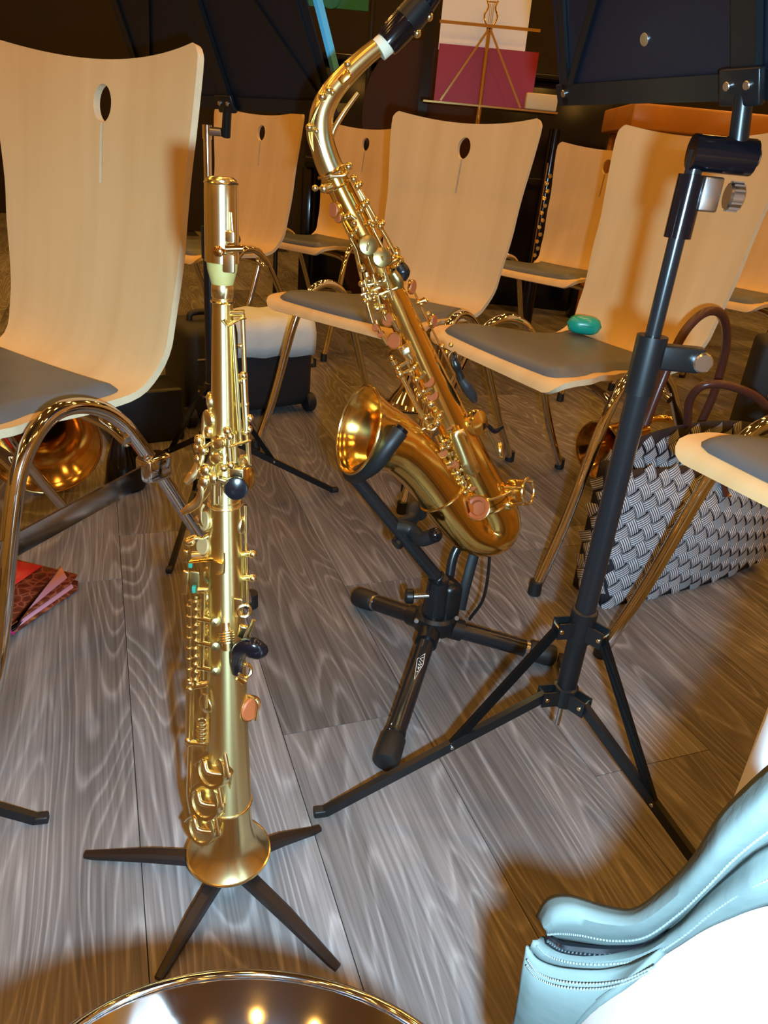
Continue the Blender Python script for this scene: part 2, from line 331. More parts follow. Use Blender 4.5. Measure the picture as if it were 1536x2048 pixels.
# ------------------------------------------------------------------ plywood shell chairs
def fixn(me):
    b = bmesh.new(); b.from_mesh(me); bmesh.ops.remove_doubles(b, verts=b.verts, dist=1e-6); bmesh.ops.recalc_face_normals(b, faces=b.faces); b.to_mesh(me); b.free(); return me
def chair_proto():
    t = thing('stacking_chair', (0, 0, 0), 'x', 'chair', 'beech plywood stacking chairs', world=False)
    prof = [(-0.305, 0.398), (-0.298, 0.413), (-0.275, 0.423), (-0.20, 0.4245), (-0.12, 0.418), (-0.04, 0.412), (0.02, 0.413), (0.06, 0.422), (0.09, 0.445), (0.108, 0.485), (0.120, 0.55), (0.131, 0.64), (0.142, 0.74), (0.153, 0.82), (0.160, 0.862)]
    pc = cr([(0, y, z) for y, z in prof], 7)
    L = [0.0]
    for a, b in zip(pc, pc[1:]): L.append(L[-1] + (b - a).length)
    T = L[-1]
    wk = [(0, 0.226), (0.08, 0.224), (0.16, 0.196), (0.245, 0.166), (0.32, 0.166), (0.40, 0.180), (0.47, 0.192), (0.62, 0.204), (0.85, 0.2245), (1.2, 0.2235)]
    def hw(s):
        for (a, p), (b, q) in zip(wk, wk[1:]):
            if a <= s <= b:
                u = (s - a) / (b - a); u = u * u * (3 - 2 * u); w_ = p + (q - p) * u; break
        for d, r in ((s, 0.045), (T - s, 0.022)):
            if d < r: w_ -= r - math.sqrt(max(r * r - (r - d) ** 2, 0))
        return w_
    # denser rows near both ends for the rounded corners
    ss = sorted(set([0.0006, 0.003, 0.008, 0.016, 0.028] + [T - q for q in (0.0006, 0.002, 0.005, 0.011)] + [0.045 + (T - 0.06) * i / 56 for i in range(57)]))
    def prof_at(s):
        for i in range(len(L) - 1):
            if L[i] <= s <= L[i + 1] + 1e-9:
                u = (s - L[i]) / max(L[i + 1] - L[i], 1e-9); return pc[i].lerp(pc[i + 1], u), (pc[min(i + 2, len(pc) - 1)] - pc[max(i - 1, 0)]).normalized()
        return pc[-1], (pc[-1] - pc[-2]).normalized()
    NU = 24; top, bot = [], []; TH = 0.0115
    def surf(s, u, off=0.0, wscale=None):
        p, tg = prof_at(s); nrm = Vector((1, 0, 0)).cross(tg)      # towards the sitter
        w_ = hw(s) if wscale is None else wscale
        k = max(0.0, min(1.0, (s - 0.36) / 0.3)); x = w_ * u
        lift = 0.006 * (1 - k) * (x / 0.22) ** 2 + 0.030 * k * ((x / 0.22) ** 2 - 0.85)
        zc = 0.014 * max(0, (s - T + 0.1) / 0.1) * u * u if s > T - 0.1 else 0
        return Vector((x, p.y, p.z + zc)) + nrm * (lift + off)
    for s in ss:
        top.append([surf(s, -1 + 2 * j / NU) for j in range(NU + 1)]); bot.append([surf(s, -1 + 2 * j / NU, -TH) for j in range(NU + 1)])
    g = G(); n, m = len(ss), NU + 1
    g.grid(top, 0); g.grid(bot, 0, flip=True); o2 = n * m
    per = [(0, j) for j in range(m)] + [(i, m - 1) for i in range(1, n)] + [(n - 1, j) for j in range(m - 2, -1, -1)] + [(i, 0) for i in range(n - 2, 0, -1)]
    idx = [i * m + j for i, j in per]
    for a, b in zip(idx, idx[1:] + idx[:1]): g.f.append((b, a, a + o2, b + o2)); g.mi.append(1)
    shell_me = g.mesh('shell', ['beech', 'ply'], angle=35); fixn(shell_me)
    sh = bpy.data.objects.new('shell', shell_me); COL.objects.link(sh)
    # the keyhole: an oval hole and a thin slot under it, cut through the back
    kc = Vector((0, 0.15, 0.80)); c = G()
    c.prism([(0.0200 * math.cos(2 * PI * i / 28), 0.0255 * math.sin(2 * PI * i / 28)) for i in range(28)], 0.2, kc, (1, 0, 0), (0, 0, 1))
    cut = bpy.data.objects.new('cut', fixn(c.mesh('cut', ['ply']))); COL.objects.link(cut)
    c2 = G().prism([(-0.0026, -0.0245), (0.0026, -0.0245), (0.0030, -0.108), (-0.0030, -0.108)][::-1], 0.2, kc, (1, 0, 0), (0, 0, 1))
    cut2 = bpy.data.objects.new('cut2', fixn(c2.mesh('cut2', ['ply']))); COL.objects.link(cut2)
    for q in (cut, cut2):
        md = sh.modifiers.new('hole', 'BOOLEAN'); md.operation = 'DIFFERENCE'; md.object = q; md.solver = 'FAST'
    dg = bpy.context.evaluated_depsgraph_get(); me = bpy.data.meshes.new_from_object(sh.evaluated_get(dg)); me.name = 'shell'
    sh.modifiers.clear(); sh.data = me; bpy.data.objects.remove(cut); bpy.data.objects.remove(cut2)
    me.set_sharp_from_angle(angle=math.radians(35))
    sh.parent = t
    # seat pad
    rows = []; s0, s1 = 0.030, 0.375
    prs = [0.0, 0.006, 0.016, 0.034] + [0.05 + i * 0.018 for i in range(15)] + [0.322, 0.334, 0.341, 0.345]
    for d in prs:
        s = s0 + d; w_ = hw(s) - 0.021 if s > 0.05 else 0.203
        for e, r in ((d, 0.035), (0.345 - d, 0.02)):
            if e < r: w_ -= r - math.sqrt(max(r * r - (r - e) ** 2, 0))
        row = []
        for j in range(21):
            u = -1 + j / 10; ed = min(d, 0.345 - d, (1 - abs(u)) * w_ * 1.0 + 0.0)
            h = 0.013 * min(1, math.sqrt(max(ed, 0) / 0.012)) if ed < 0.012 else 0.013 + 0.004 * min(1, (ed - 0.012) / 0.06)
            row.append(surf(s, u, 0.0004 + h, max(w_, 0.004)))
        rows.append(row)
    pg = G(); pg.grid(rows); pg.obj('seat_pad', 'pad', t, angle=60)
    for sx in (-1, 1):
        pts = [(0.257, -0.29, 0.018), (0.247, -0.24, 0.15), (0.236, -0.188, 0.33), (0.228, -0.156, 0.40), (0.222, -0.112, 0.438), (0.218, -0.062, 0.440), (0.218, -0.012, 0.412), (0.224, 0.030, 0.35), (0.244, 0.135, 0.15), (0.257, 0.215, 0.018)]
        fr = G().tube(cr([(sx * a, b, c_) for a, b, c_ in pts], 8), 0.0108, 14).obj('side_frame', 'chrome', t)
        for y in (-0.295, 0.22):
            G().lathe([(0.0095, 0.03), (0.0125, 0.03), (0.0135, 0.002), (0.011, 0)], (sx * 0.258, y, 0), (0, 0, 1), 14, cap1=True, cap0=True).obj('foot_cap', 'rubber', fr)
    for y in (-0.16, 0.0): G().tube(cr([(-0.226, y, 0.375), (-0.15, y, 0.392), (0.15, y, 0.392), (0.226, y, 0.375)], 6), 0.009, 10).obj('cross_rail', 'chrome', t)
    return t
proto = chair_proto()
CH = [  # x, y, heading, label
    (-0.562, 1.066, -30.6, 'beech plywood chair with grey pad, behind the straight saxophone, link bar on its leg frame'),
    (0.011, 1.970, -36.6, 'beech plywood chair whose grey seat lies right behind the curved gold saxophone'),
    (0.436, 1.637, -58.9, 'beech plywood chair with a turquoise case lying on its grey seat'),
    (0.788, 0.978, -63.1, 'beech plywood chair with grey seat reaching over the woven tote bag'),
    (-0.670, 2.783, -35.6, 'beech plywood chair in the back row behind the black cased trolley and music stand desk'),
    (-0.330, 3.300, -37.0, 'beech plywood chair in the back row partly hidden behind the bent saxophone neck'),
    (0.620, 3.050, -42.0, 'beech plywood chair in the back row seen in the gap beside the turquoise case chair'),
    (1.250, 2.870, -50.0, 'beech plywood chair behind the turquoise case chair, above the black case on the floor')]
chairs = []
for i, (x, y, a, lb) in enumerate(CH):
    o = proto if i == 0 else copy_tree(proto)
    o.location = (x, y, 0); o.rotation_euler.z = math.radians(a); o['label'] = lb; chairs.append(o)
# link bar clamped to the side frame of the first chair
ca = chairs[0]
lb = G(); lb.bar((0.242, -0.34, 0.272), (0.232, 0.03, 0.322), 0.004, 0.030, up=(0, 0, 1)).obj('link_bar', 'chrome', ca)
G().box((0.229, 0.040, 0.326), (0.032, 0.045, 0.040), bev=0.006).obj('link_bracket', 'chrome', ca)

# ------------------------------------------------------------------ folding music stands
def rotz(a): return Matrix.Rotation(a, 3, 'Z')
def music_stand(name, base, zh, r_foot, leg_angles, z_join, z_top, desk_dir, deskmat, label, group, desk_w=0.50, desk_h=0.34, tilt=22, upper='blackmetal', lower='blackmetal', clamp=True, desk_off=0.0):
    x, y = base; t = thing(name, (x, y, 0), label, 'music stand', group); P = lambda dx, dy, z: Vector((x + dx, y + dy, z))
    lo, hi = z_join - 0.0, z_top
    G().tube([P(0, 0, zh + 0.01), P(0, 0, lo)], 0.0125, 18).obj('lower_tube', lower, t)
    G().tube([P(0, 0, lo - 0.02), P(0, 0, hi - 0.01)], 0.0078, 14).obj('upper_tube', upper, t)
    zl = zh - 0.105
    ub = G().lathe([(0.0135, -0.02), (0.016, -0.018), (0.016, 0.024), (0.0135, 0.026)], P(0, 0, zh), (0, 0, 1), 18, cap0=True, cap1=True)
    lbk = G().lathe([(0.012, -0.014), (0.0155, -0.012), (0.0155, 0.014), (0.012, 0.016)], P(0, 0, zl), (0, 0, 1), 18, cap0=True, cap1=True)
    G().tube([P(0, 0, zl), P(0, 0, zh)], 0.0125, 16).obj('hub_sleeve', 'black', t)
    riv = []
    for an in leg_angles:
        d = Vector((math.cos(an), math.sin(an), 0)); s_ = Vector((-d.y, d.x, 0))
        for g, z in ((ub, zh), (lbk, zl)):
            for q in (-1, 1): g.bar(P(0, 0, z) + s_ * q * 0.008 + d * 0.008, P(0, 0, z) + s_ * q * 0.008 + d * 0.034, 0.0022, 0.022)
    ub = ub.obj('upper_bracket', 'black', t); lbk = lbk.obj('lower_bracket', 'black', t)
    for an in leg_angles:
        d = Vector((math.cos(an), math.sin(an), 0)); s_ = Vector((-d.y, d.x, 0))
        a = P(0, 0, zl) + d * 0.028; f = P(0, 0, 0.004) + d * r_foot; mid = a.lerp(f, 0.42)
        upv = s_.cross((f - a).normalized()); upv = upv if upv.z > 0 else -upv
        lg = G().bar(a, f, 0.0085, 0.013, up=upv).obj('leg', 'black', t)
        st = G()
        for q in (-1, 1): st.bar(P(0, 0, zh) + d * 0.030 + s_ * q * 0.0, mid + s_ * q * 0.0, 0.006, 0.011, up=upv)
        st.obj('strut', 'black', t)
        for p in (P(0, 0, zh) + d * 0.030, P(0, 0, zl) + d * 0.028): G().cyl(p, s_, 0.0028, 0.021, 10).obj('rivet', 'brassrivet', lg)
        G().cyl(mid, s_, 0.0026, 0.0125, 10).obj('rivet', 'steel', lg)
        G().box(f + Vector((0, 0, 0.002)) + d * 0.004, (0.016, 0.012, 0.011), rotz(an), bev=0.002).obj('rubber_tip', 'rubber', lg)
    G().tube([P(0, 0, zl - 0.012), P(0, 0, zl - 0.05)], 0.0032, 10).obj('centre_pin', 'steel', t)
    # collar with thumb screw where the tubes telescope
    dd = Vector((desk_dir[0], desk_dir[1], 0)).normalized(); sd = Vector((dd.y, -dd.x, 0))
    col = G().tube([P(0, 0, lo - 0.048), P(0, 0, lo + 0.012)], 0.0155, 18).obj('collar', 'black', t)
    G().box(P(0, 0, lo - 0.008) + Vector((0.030, 0, 0)), (0.05, 0.015, 0.026), bev=0.003).obj('collar_lug', 'black', col)
    G().cyl(P(0, 0, lo - 0.008) + Vector((0.052, -0.004, 0)), (0, 1, 0), 0.010, 0.022, 16).obj('thumb_screw', 'steel', col)
    # top clamp
    if clamp:
        cl = G().tube([P(0, 0, hi - 0.085), P(0, 0, hi - 0.03)], 0.0125, 18).obj('clamp_sleeve', 'ebony', t)
        G().box(P(0, 0, hi - 0.045) + Vector((0.018, -0.004, 0)), (0.018, 0.012, 0.03), bev=0.002).obj('clamp_block', 'steel', cl)
        kn = G().cyl(P(0, 0, hi - 0.045) + Vector((0.041, -0.004, 0)), (1, 0, 0), 0.0125, 0.013, 20)
        for q in range(14):
            an = 2 * PI * q / 14; kn.bar(P(0, 0, hi - 0.045) + Vector((0.036, -0.004 + 0.0125 * math.cos(an), 0.0125 * math.sin(an))), P(0, 0, hi - 0.045) + Vector((0.046, -0.004 + 0.0125 * math.cos(an), 0.0125 * math.sin(an))), 0.0016, 0.0016)
        kn.obj('clamp_knob', 'steel', cl)
        G().tube([P(-0.006, 0, hi - 0.012), P(0.05, 0, hi - 0.012)], [0.0155, 0.0155], 16).obj('pivot_head', 'ebony', t)
        G().cyl(P(0.052, -0.002, hi - 0.012), (1, 0, 0), 0.008, 0.004, 14).obj('pivot_bolt', 'steel', t)
    else:
        wn = G().cyl(P(0.018, -0.006, hi - 0.006), (1, 0, 0), 0.0075, 0.022, 14).obj('wing_nut', 'steel', t); G().tube([P(0, 0, hi - 0.02), P(0, 0, hi + 0.004)], 0.0092, 14).obj('tube_ferrule', 'chrome', t)
    # desk: leaning back away from the player
    tl = math.radians(tilt); upv = (Vector((0, 0, 1)) * math.cos(tl) - dd * math.sin(tl)); nb = dd * math.cos(tl) + Vector((0, 0, 1)) * math.sin(tl)
    c0 = P(0.035, 0, hi + 0.035) + sd * desk_off
    dk = G(); hw2 = desk_w / 2
    dk.prism([(-hw2, 0), (hw2, 0), (hw2 - 0.02, desk_h), (-hw2 + 0.02, desk_h)], 0.003, c0, sd, upv)
    dk = dk.obj('desk', deskmat, t)
    G().bar(c0 - sd * hw2 + nb * 0.018 - upv * 0.0, c0 + sd * hw2 + nb * 0.018, 0.042, 0.003, up=upv).obj('lip', 'black', dk)
    G().bar(c0 - sd * hw2 - nb * 0.004 + upv * 0.010, c0 + sd * hw2 - nb * 0.004 + upv * 0.010, 0.004, 0.022, up=upv).obj('bottom_rail', 'black', dk)
    for q in (-1, 1):
        G().bar(c0 + sd * q * (hw2 - 0.015) - nb * 0.004 + upv * 0.0, c0 + sd * q * (hw2 - 0.05) - nb * 0.004 + upv * desk_h, 0.010, 0.004, up=nb).obj('side_strut', 'black', dk)
        G().bar(c0 + sd * q * (hw2 - 0.02) - nb * 0.0045 + upv * 0.012, c0 + sd * q * 0.03 - nb * 0.0045 + upv * desk_h * 0.95, 0.009, 0.003, up=nb).obj('diagonal_strut', 'black', dk)
        G().cyl(c0 + sd * q * (hw2 - 0.015) - nb * 0.006 + upv * 0.012, nb, 0.004, 0.005, 10).obj('rivet', 'steel', dk)
    sp = P(0.035, 0, hi - 0.012)
    G().tube([sp, c0 - nb * 0.008 + upv * 0.01], [0.009, 0.008], 12).obj('desk_neck', 'black', t)
    G().bar(c0 - nb * 0.007, c0 - nb * 0.007 + upv * desk_h, 0.026, 0.008, up=nb).obj('desk_spine', 'black', dk)
    pl = G().box(c0 - nb * 0.012 + upv * 0.012, (0.045, 0.008, 0.03), Matrix((sd, nb, upv)).transposed(), bev=0.002).obj('hinge_plate', 'black', dk)
    for q in (-1, 1): G().cyl(c0 - nb * 0.017 + upv * 0.014 + sd * q * 0.011, nb, 0.004, 0.004, 10).obj('rivet', 'steel', pl)
    G().cyl(c0 + sd * -0.13 - nb * 0.002 + upv * 0.055, nb, 0.006, 0.002, 14).obj('snap', 'steel', dk)
    return t, c0, sd, upv, nb
aL = math.radians(195)
ms1, *_ = music_stand('music_stand', (0.253, 0.750), 0.272, 0.305, [aL, aL + 2 * PI / 3, aL + 4 * PI / 3], 0.615, 0.805, (0.9, 0.44), 'deskblue', 'black folding music stand with dark blue desk rising in front of the woven tote bag', 'folding music stands', desk_w=0.56)
ms2, c2, sd2, up2, nb2 = music_stand('music_stand', (-0.396, 1.52), 0.272, 0.30, [math.radians(28), math.radians(148), math.radians(268)], 0.60, 0.785, (0.6, 0.8), 'desk', 'black folding music stand with chrome upper tube standing behind the short straight saxophone', 'folding music stands', upper='chrome', clamp=False, desk_w=0.52, tilt=26, desk_off=0.02)
ms3, *_ = music_stand('music_stand', (-0.665, 0.545), 0.272, 0.29, [math.radians(15), math.radians(135), math.radians(255)], 0.60, 0.80, (-0.6, -0.8), 'desk', 'black folding music stand showing only one flat foot beside the red folder', 'folding music stands')
# blue sheet edge on the second stand
bs = G().prism([(0.0, 0.03), (0.008, 0.03), (0.002, 0.185), (-0.006, 0.185)], 0.012, c2 + sd2 * 0.262 + nb2 * 0.012, sd2, up2)
tag(bs.obj('sheet_music_folder', 'blueedge'), 'sky blue edge of a thin folder standing on the black music desk', 'folder')

# ------------------------------------------------------------------ straight soprano saxophone
SX, SY = -0.1395, 0.572
sop = thing('soprano_saxophone', (SX, SY, 0.03), 'straight pale golden soprano saxophone standing upright on a small peg stand', 'saxophone')
def sp(x, y, dy=0.0): return at(x, y, SY + dy)
ZB = 0.040
G().lathe([(0.0072, 0.668), (0.0078, 0.655), (0.0095, 0.60), (0.0112, 0.54), (0.0131, 0.485)], (SX, SY, 0), (0, 0, 1), 40).obj('upper_body_tube', 'satin', sop)
G().lathe([(0.0128, 0.487), (0.0140, 0.486), (0.0142, 0.478), (0.0150, 0.45), (0.0178, 0.34), (0.0208, 0.235), (0.0232, 0.165), (0.0247, 0.12)], (SX, SY, 0), (0, 0, 1), 44).obj('lower_body_tube', 'satin', sop)
bell = G().lathe([(0.0243, 0.125), (0.0247, 0.115), (0.0252, 0.10), (0.0262, 0.085), (0.0285, 0.070), (0.0335, 0.058), (0.0425, 0.0475), (0.0462, 0.044), (0.0462, 0.041), (0.0448, 0.0395), (0.036, 0.050), (0.028, 0.07), (0.023, 0.11)], (SX, SY, 0), (0, 0, 1), 56).obj('bell', 'brass', sop)
G().ring((SX, SY, 0.043), (0, 0, 1), 0.0455, 0.0019, 56, 8).obj('bell_rim', 'brass_hi', bell)
for z, r in ((0.122, 0.0249), (0.482, 0.0143), (0.655, 0.0082)): G().ring((SX, SY, z), (0, 0, 1), r, 0.0012, 40, 6).obj('body_ring', 'brass_hi', sop)
# mouthpiece cap, cork and tenon
cap = G().lathe([(0.0001, 0.743), (0.0085, 0.743), (0.0112, 0.741), (0.0121, 0.737), (0.0123, 0.73), (0.0126, 0.69), (0.0127, 0.6845), (0.0118, 0.6840)], (SX, SY, 0), (0, 0, 1), 40, cap0=True, cap1=True).obj('mouthpiece_cap', 'cap', sop)
G().ring((SX, SY, 0.739), (0, 0, 1), 0.0117, 0.0009, 40, 6).obj('cap_rim', 'brass_hi', cap)
G().lathe([(0.0117, 0.6842), (0.0113, 0.679), (0.0086, 0.669), (0.0080, 0.6675)], (SX, SY, 0), (0, 0, 1), 32, cap0=True, cap1=True).obj('mouthpiece_shank', 'cork', sop)
G().lathe([(0.0080, 0.6690), (0.0083, 0.6685), (0.0083, 0.6585), (0.0079, 0.658)], (SX, SY, 0), (0, 0, 1), 30).obj('tenon_band', 'brass_hi', sop)
lig = G().box(sp(458, 527, -0.012), (0.009, 0.004, 0.0135), bev=0.0012).obj('ligature_plate', 'cap', sop)
G().box(sp(461, 474, -0.011), (0.0072, 0.004, 0.0085), bev=0.0012).obj('ligature_plate', 'cap', sop)
for a, b in (((432, 498), (449, 506)), ((452, 498), (486, 497))): G().tube([sp(*a, -0.015), sp(*b, -0.013)], [0.0030, 0.0024], 12).obj('ligature_screw', 'oldbrass', lig)
G().ball(sp(437, 503, -0.016), 0.0042, 12, (1, 0.5, 1)).obj('ligature_wing', 'oldbrass', lig)
G().rod(sp(462, 425, -0.010), sp(465, 465, -0.010), 0.0008, 8).obj('ligature_wire', 'brass_hi', lig)

def cup(p, ax, r, name='key_cup', m='brass', padm='copper', parent=sop, h=0.0055, pad=True, dome=True):
    """a padded key cup: brass dish whose pad side looks along -ax"""
    p = Vector(p); ax = Vector(ax).normalized(); prof = [(r, -h * 0.4), (r, h * 0.1), (r * 0.92, h * 0.35)] + ([(r * 0.6, h * 0.55), (r * 0.25, h * 0.62), (0.0003, h * 0.63)] if dome else [(r * 0.8, h * 0.38), (r * 0.74, h * 0.2), (0.0003, h * 0.18)])
    o = G().lathe(prof, p, ax, 24, cap0=True).obj(name, m, parent)
    if pad: G().lathe([(r * 0.30, -h * 0.62), (r * 0.82, -h * 0.66), (r * 0.90, -h * 0.40)], p, ax, 24, cap0=True).obj('pad', padm, o)
    return o
def rod(pts, r, name='key_rod', m='brass', parent=sop, n=10, smooth=0, flat=1.0, hint=None):
    return G().tube(cr(pts, smooth) if smooth else pts, r, n, flat=flat, hint=hint).obj(name, m, parent)
def post(p, q, rb=0.0028, rs=0.0017, parent=sop, m='brass_hi', name='post'):
    return G().rod(p, q, rs, 8).ball(q, rb, 10).obj(name, m, parent)
ax3 = Vector((SX, SY, 0))
def side(p):  # direction from the tube axis out to p
    d = Vector((p.x - SX, p.y - SY, 0)); return d.normalized()
# right side: octave mechanism and side rods
rod([sp(465, 640, -.004), sp(473, 760, -.004), sp(481, 890, -.004)], [0.0014, 0.0018, 0.0018], 'octave_rod')
rod([sp(485, 628), sp(489, 740), sp(493, 860), sp(498, 928)], 0.0019, 'side_rod')
rod([sp(492, 745, .006), sp(496, 860, .006), sp(501, 930, .006)], 0.0013, 'side_rod')
rod([sp(460, 616), sp(461, 626, -.002), sp(488, 626, -.002)], [0.002, 0.0026, 0.0026], 'octave_bridge', 'brass_hi', smooth=3)
rod([sp(447, 640, -.010), sp(456, 650, -.010), sp(474, 640, -.007), sp(490, 636, -.002)], [0.0032, 0.0026, 0.0024, 0.002], 'octave_lever', smooth=4, flat=0.5)
G().rod(sp(478, 693, -.002), sp(487, 691, 0), 0.0014, 8).ball(sp(480, 692, -.002), 0.0024, 10, (1, .6, .8)).obj('spring_post', 'brass_hi', sop)
for x, y in ((487, 750), (491, 808), (491, 864), (484, 762), (500, 836), (498, 858)): post(sp(x - 12, y + 3, .002), sp(x, y, -.001), 0.0032, 0.0019)
rod([sp(487, 757, -.001), sp(493, 862, -.001)], 0.0030, 'hinge_tube', 'cap', n=14)
rod([sp(458, 893, -.015), sp(466, 890, -.014), sp(500, 881, -.003)], [0.0022, 0.0032, 0.0024], 'side_key_lever', smooth=4, flat=0.5)
G().tube([sp(455, 862, -.013), sp(460, 925, -.015)], 0.0028, 14).obj('key_sleeve', 'brass_hi', sop)
G().tube([sp(468, 868, -.010), sp(470, 925, -.012)], 0.0020, 12).obj('key_sleeve', 'brass', sop)
for x, y in ((455, 862), (460, 872), (461, 930), (447, 936)): G().ball(sp(x, y, -.016), 0.0036, 12).obj('hinge_ball', 'brass_hi', sop)
cup(sp(490, 922, 0), (0.9, -0.3, 0.3), 0.0058, padm='cream')
# amber dish behind the thumb rest, thumb rest
cup(sp(494, 958, .006), (0.85, -0.35, 0.1), 0.0108, m='gold', padm='copper')
G().box(sp(475, 945, -.010), (0.013, 0.010, 0.012), bev=0.002).obj('thumb_rest_bracket', 'brass_hi', sop)
tr_ = sp(472, 977, -.024); nv = (CP - tr_); nv.z *= 0.35
G().lathe([(0.0086, -0.006), (0.0097, -0.004), (0.0099, 0.0), (0.0092, 0.0026), (0.006, 0.0036), (0.0002, 0.004)], tr_, nv, 32, cap0=True).obj('thumb_rest', 'ebony', sop)
G().rod(tr_ - nv.normalized() * 0.005, sp(470, 975, -.013), 0.004, 12).obj('thumb_rest_stem', 'brass', sop)
# left side: palm keys
cup(sp(421, 802, 0), (-0.9, -0.3, 0), 0.0078, padm='cream')
cup(sp(418, 838, -.004), (-0.7, -0.7, 0), 0.0080, padm='cream'); cup(sp(416, 862, -.004), (-0.8, -0.6, 0.1), 0.0062, padm='copper')
rod([sp(408, 832, -.004), sp(406, 872, -.006), sp(405, 905, -.008), sp(393, 940, -.012), sp(383, 953, -.014), sp(371, 966, -.016)], [0.0018, 0.002, 0.0026, 0.0042, 0.004, 0.0024], 'palm_key', 'brass_hi', smooth=5, flat=0.45)
rod([sp(436, 882, -.012), sp(420, 888, -.014), sp(405, 902, -.014), sp(398, 930, -.012), sp(395, 955, -.010)], [0.0034, 0.0026, 0.0022, 0.0024, 0.0024], 'palm_key', 'brass_hi', smooth=5, flat=0.5)
rod([sp(400, 960, -.012), sp(402, 985, -.014), sp(394, 1005, -.014), sp(378, 1017, -.015), sp(363, 1027, -.016)], [0.002, 0.0026, 0.004, 0.004, 0.0022], 'palm_key', 'brass_hi', smooth=5, flat=0.45)
rod([sp(428, 932, -.014), sp(426, 960, -.015), sp(414, 985, -.014), sp(404, 1000, -.012)], [0.0018, 0.0018, 0.0024, 0.002], 'palm_key', 'brass', smooth=5, flat=0.5)
for x, y, r in ((436, 885, .0062), (432, 915, .0060), (405, 900, .0046)): cup(sp(x, y, -.014), (-0.45, -0.85, 0.2), r, m='brass_hi', padm='cream')
for k, (x, y) in enumerate(((396, 918), (404, 948), (412, 940), (402, 972), (420, 950), (428, 957), (438, 950), (445, 962), (410, 962), (395, 895), (398, 880))): G().ball(sp(x, y, -.010 - .003 * (k % 3)), 0.0034 + 0.0008 * (k % 3), 12, (1, 1, 1.2)).obj('key_boss', 'brass_hi', sop)
rod([sp(432, 955, -.016), sp(450, 962, -.016), sp(465, 960, -.014)], 0.0022, 'bridge_key', 'brass_hi', smooth=3)
for x, y0, y1 in ((427, 965, 1008), (436, 958, 1006), (440, 950, 990)): rod([sp(x, y0, -.016), sp(x, y1, -.016)], 0.0021, 'hinge_tube', 'brass_hi')
# middle left: pads, levers, key guard
cup(sp(414, 1042, -.004), (0.75, 0.6, -0.25), 0.0098, padm='cream', m='brass_hi'); G().ball(sp(398, 1040, -.006), 0.0046, 12, (1, .7, 1)).obj('pearl_touch', 'brass', sop)
cup(sp(423, 1000, 0), (-0.95, -0.2, 0.1), 0.0070, padm='cream')
rod([sp(408, 1008, -.006), sp(401, 1022, -.008), sp(404, 1048, -.008), sp(418, 1052, -.004)], 0.002, 'key_arm', 'brass_hi', smooth=4)
cup(sp(410, 1092, -.004), (0.6, 0.7, -0.35), 0.0090, padm='cream', m='cap'); 
rod([sp(376, 1080, -.008), sp(392, 1074, -.008), sp(405, 1076, -.006), sp(420, 1068, -.002)], [0.005, 0.0036, 0.0026, 0.0022], 'side_key_touch', 'brass_hi', smooth=4, flat=0.6)
G().ball(sp(378, 1083, -.008), 0.0052, 12, (1.1, .7, .9)).obj('touch_boss', 'brass_hi', sop)
rod([sp(384, 1110, -.006), sp(424, 1108, -.004)], 0.0036, 'guard_arm', 'cap', n=14)
rod([sp(382, 1122, -.010), sp(425, 1118, -.014), sp(448, 1125, -.017)], [0.0045, 0.0045, 0.0035], 'bridge_plate', 'gold', smooth=3, flat=0.35)
gp = G().box(sp(370, 1165, -.004), (0.0062, 0.0035, 0.026), Matrix.Rotation(0.10, 3, 'Y'), bev=0.0015).obj('spatula_guard', 'brass', sop)
G().box(sp(372, 1112, -.004), (0.0048, 0.0035, 0.012), bev=0.001).obj('spatula_guard', 'brass_hi', sop)
G().box(sp(390, 1165, -.002), (0.0090, 0.0025, 0.024), bev=0.001).obj('spatula_plate', 'pearl', sop)
for x, y in ((381, 1128), (388, 1178)): G().box(sp(x, y, -.008), (0.0036, 0.004, 0.007), bev=0.0008).obj('felt_bumper', 'felt', sop)
rod([sp(396, 1180, -.006), sp(424, 1178, -.004)], 0.0026, 'guard_arm', 'brass_hi')
cup(sp(416, 1150, -.003), (-0.7, -0.7, 0.1), 0.0080, padm='copper', m='brass_hi'); cup(sp(413, 1193, 0), (-0.9, -0.4, 0.1), 0.0085, padm='copper', m='brass_hi')
rod([sp(449, 1105, -.018), sp(449, 1140, -.018), sp(445, 1148, -.018), sp(432, 1148, -.017)], 0.0007, 'spring_wire', 'brass_hi', smooth=3)
# left lower stack of long rods
for x0, x1, y0, y1, dy, r in ((381, 377, 1200, 1370, -.004, .0021), (392, 391, 1195, 1372, -.008, .0019), (407, 405, 1185, 1358, -.012, .0021), (400, 399, 1200, 1365, .002, .0018), (378, 376, 1375, 1490, -.004, .0030), (386, 385, 1375, 1488, 0.0, .0016)):
    rod([sp(x0, y0, dy), sp(x1, y1, dy)], r, 'long_rod', 'brass')
for k in range(11):
    y = 1205 + k * 15.5
    G().cyl(sp(392 + 2 * (k % 2), y, -.009), (0, 0, 1), 0.0029, 0.004, 12).obj('rod_collar', 'brass_hi', sop)
for k in range(8): G().cyl(sp(379, 1212 + k * 21, -.004), (0, 0, 1), 0.0030, 0.003, 12).obj('rod_collar', 'brass_hi', sop)
for y in (1242, 1290, 1340): 
    rod([sp(398, y - 4, -.010), sp(415, y - 2, -.016), sp(428, y + 2, -.020)], [0.0022, 0.0028, 0.0022], 'post_arm', 'brass_hi', smooth=3)
    G().lathe([(0.0045, -0.003), (0.0048, 0), (0.004, 0.003), (0.0002, 0.0042)], sp(431, y + 1, -.021), (0.3, -0.9, 0.2), 18, cap0=True).obj('hinge_ball', 'pearl', sop)
for y, r in ((1262, .0065), (1310, .0068), (1225, .006)): cup(sp(416, y, -.006), (-0.7, -0.7, 0.1), r, padm='copper', m='brass_hi')
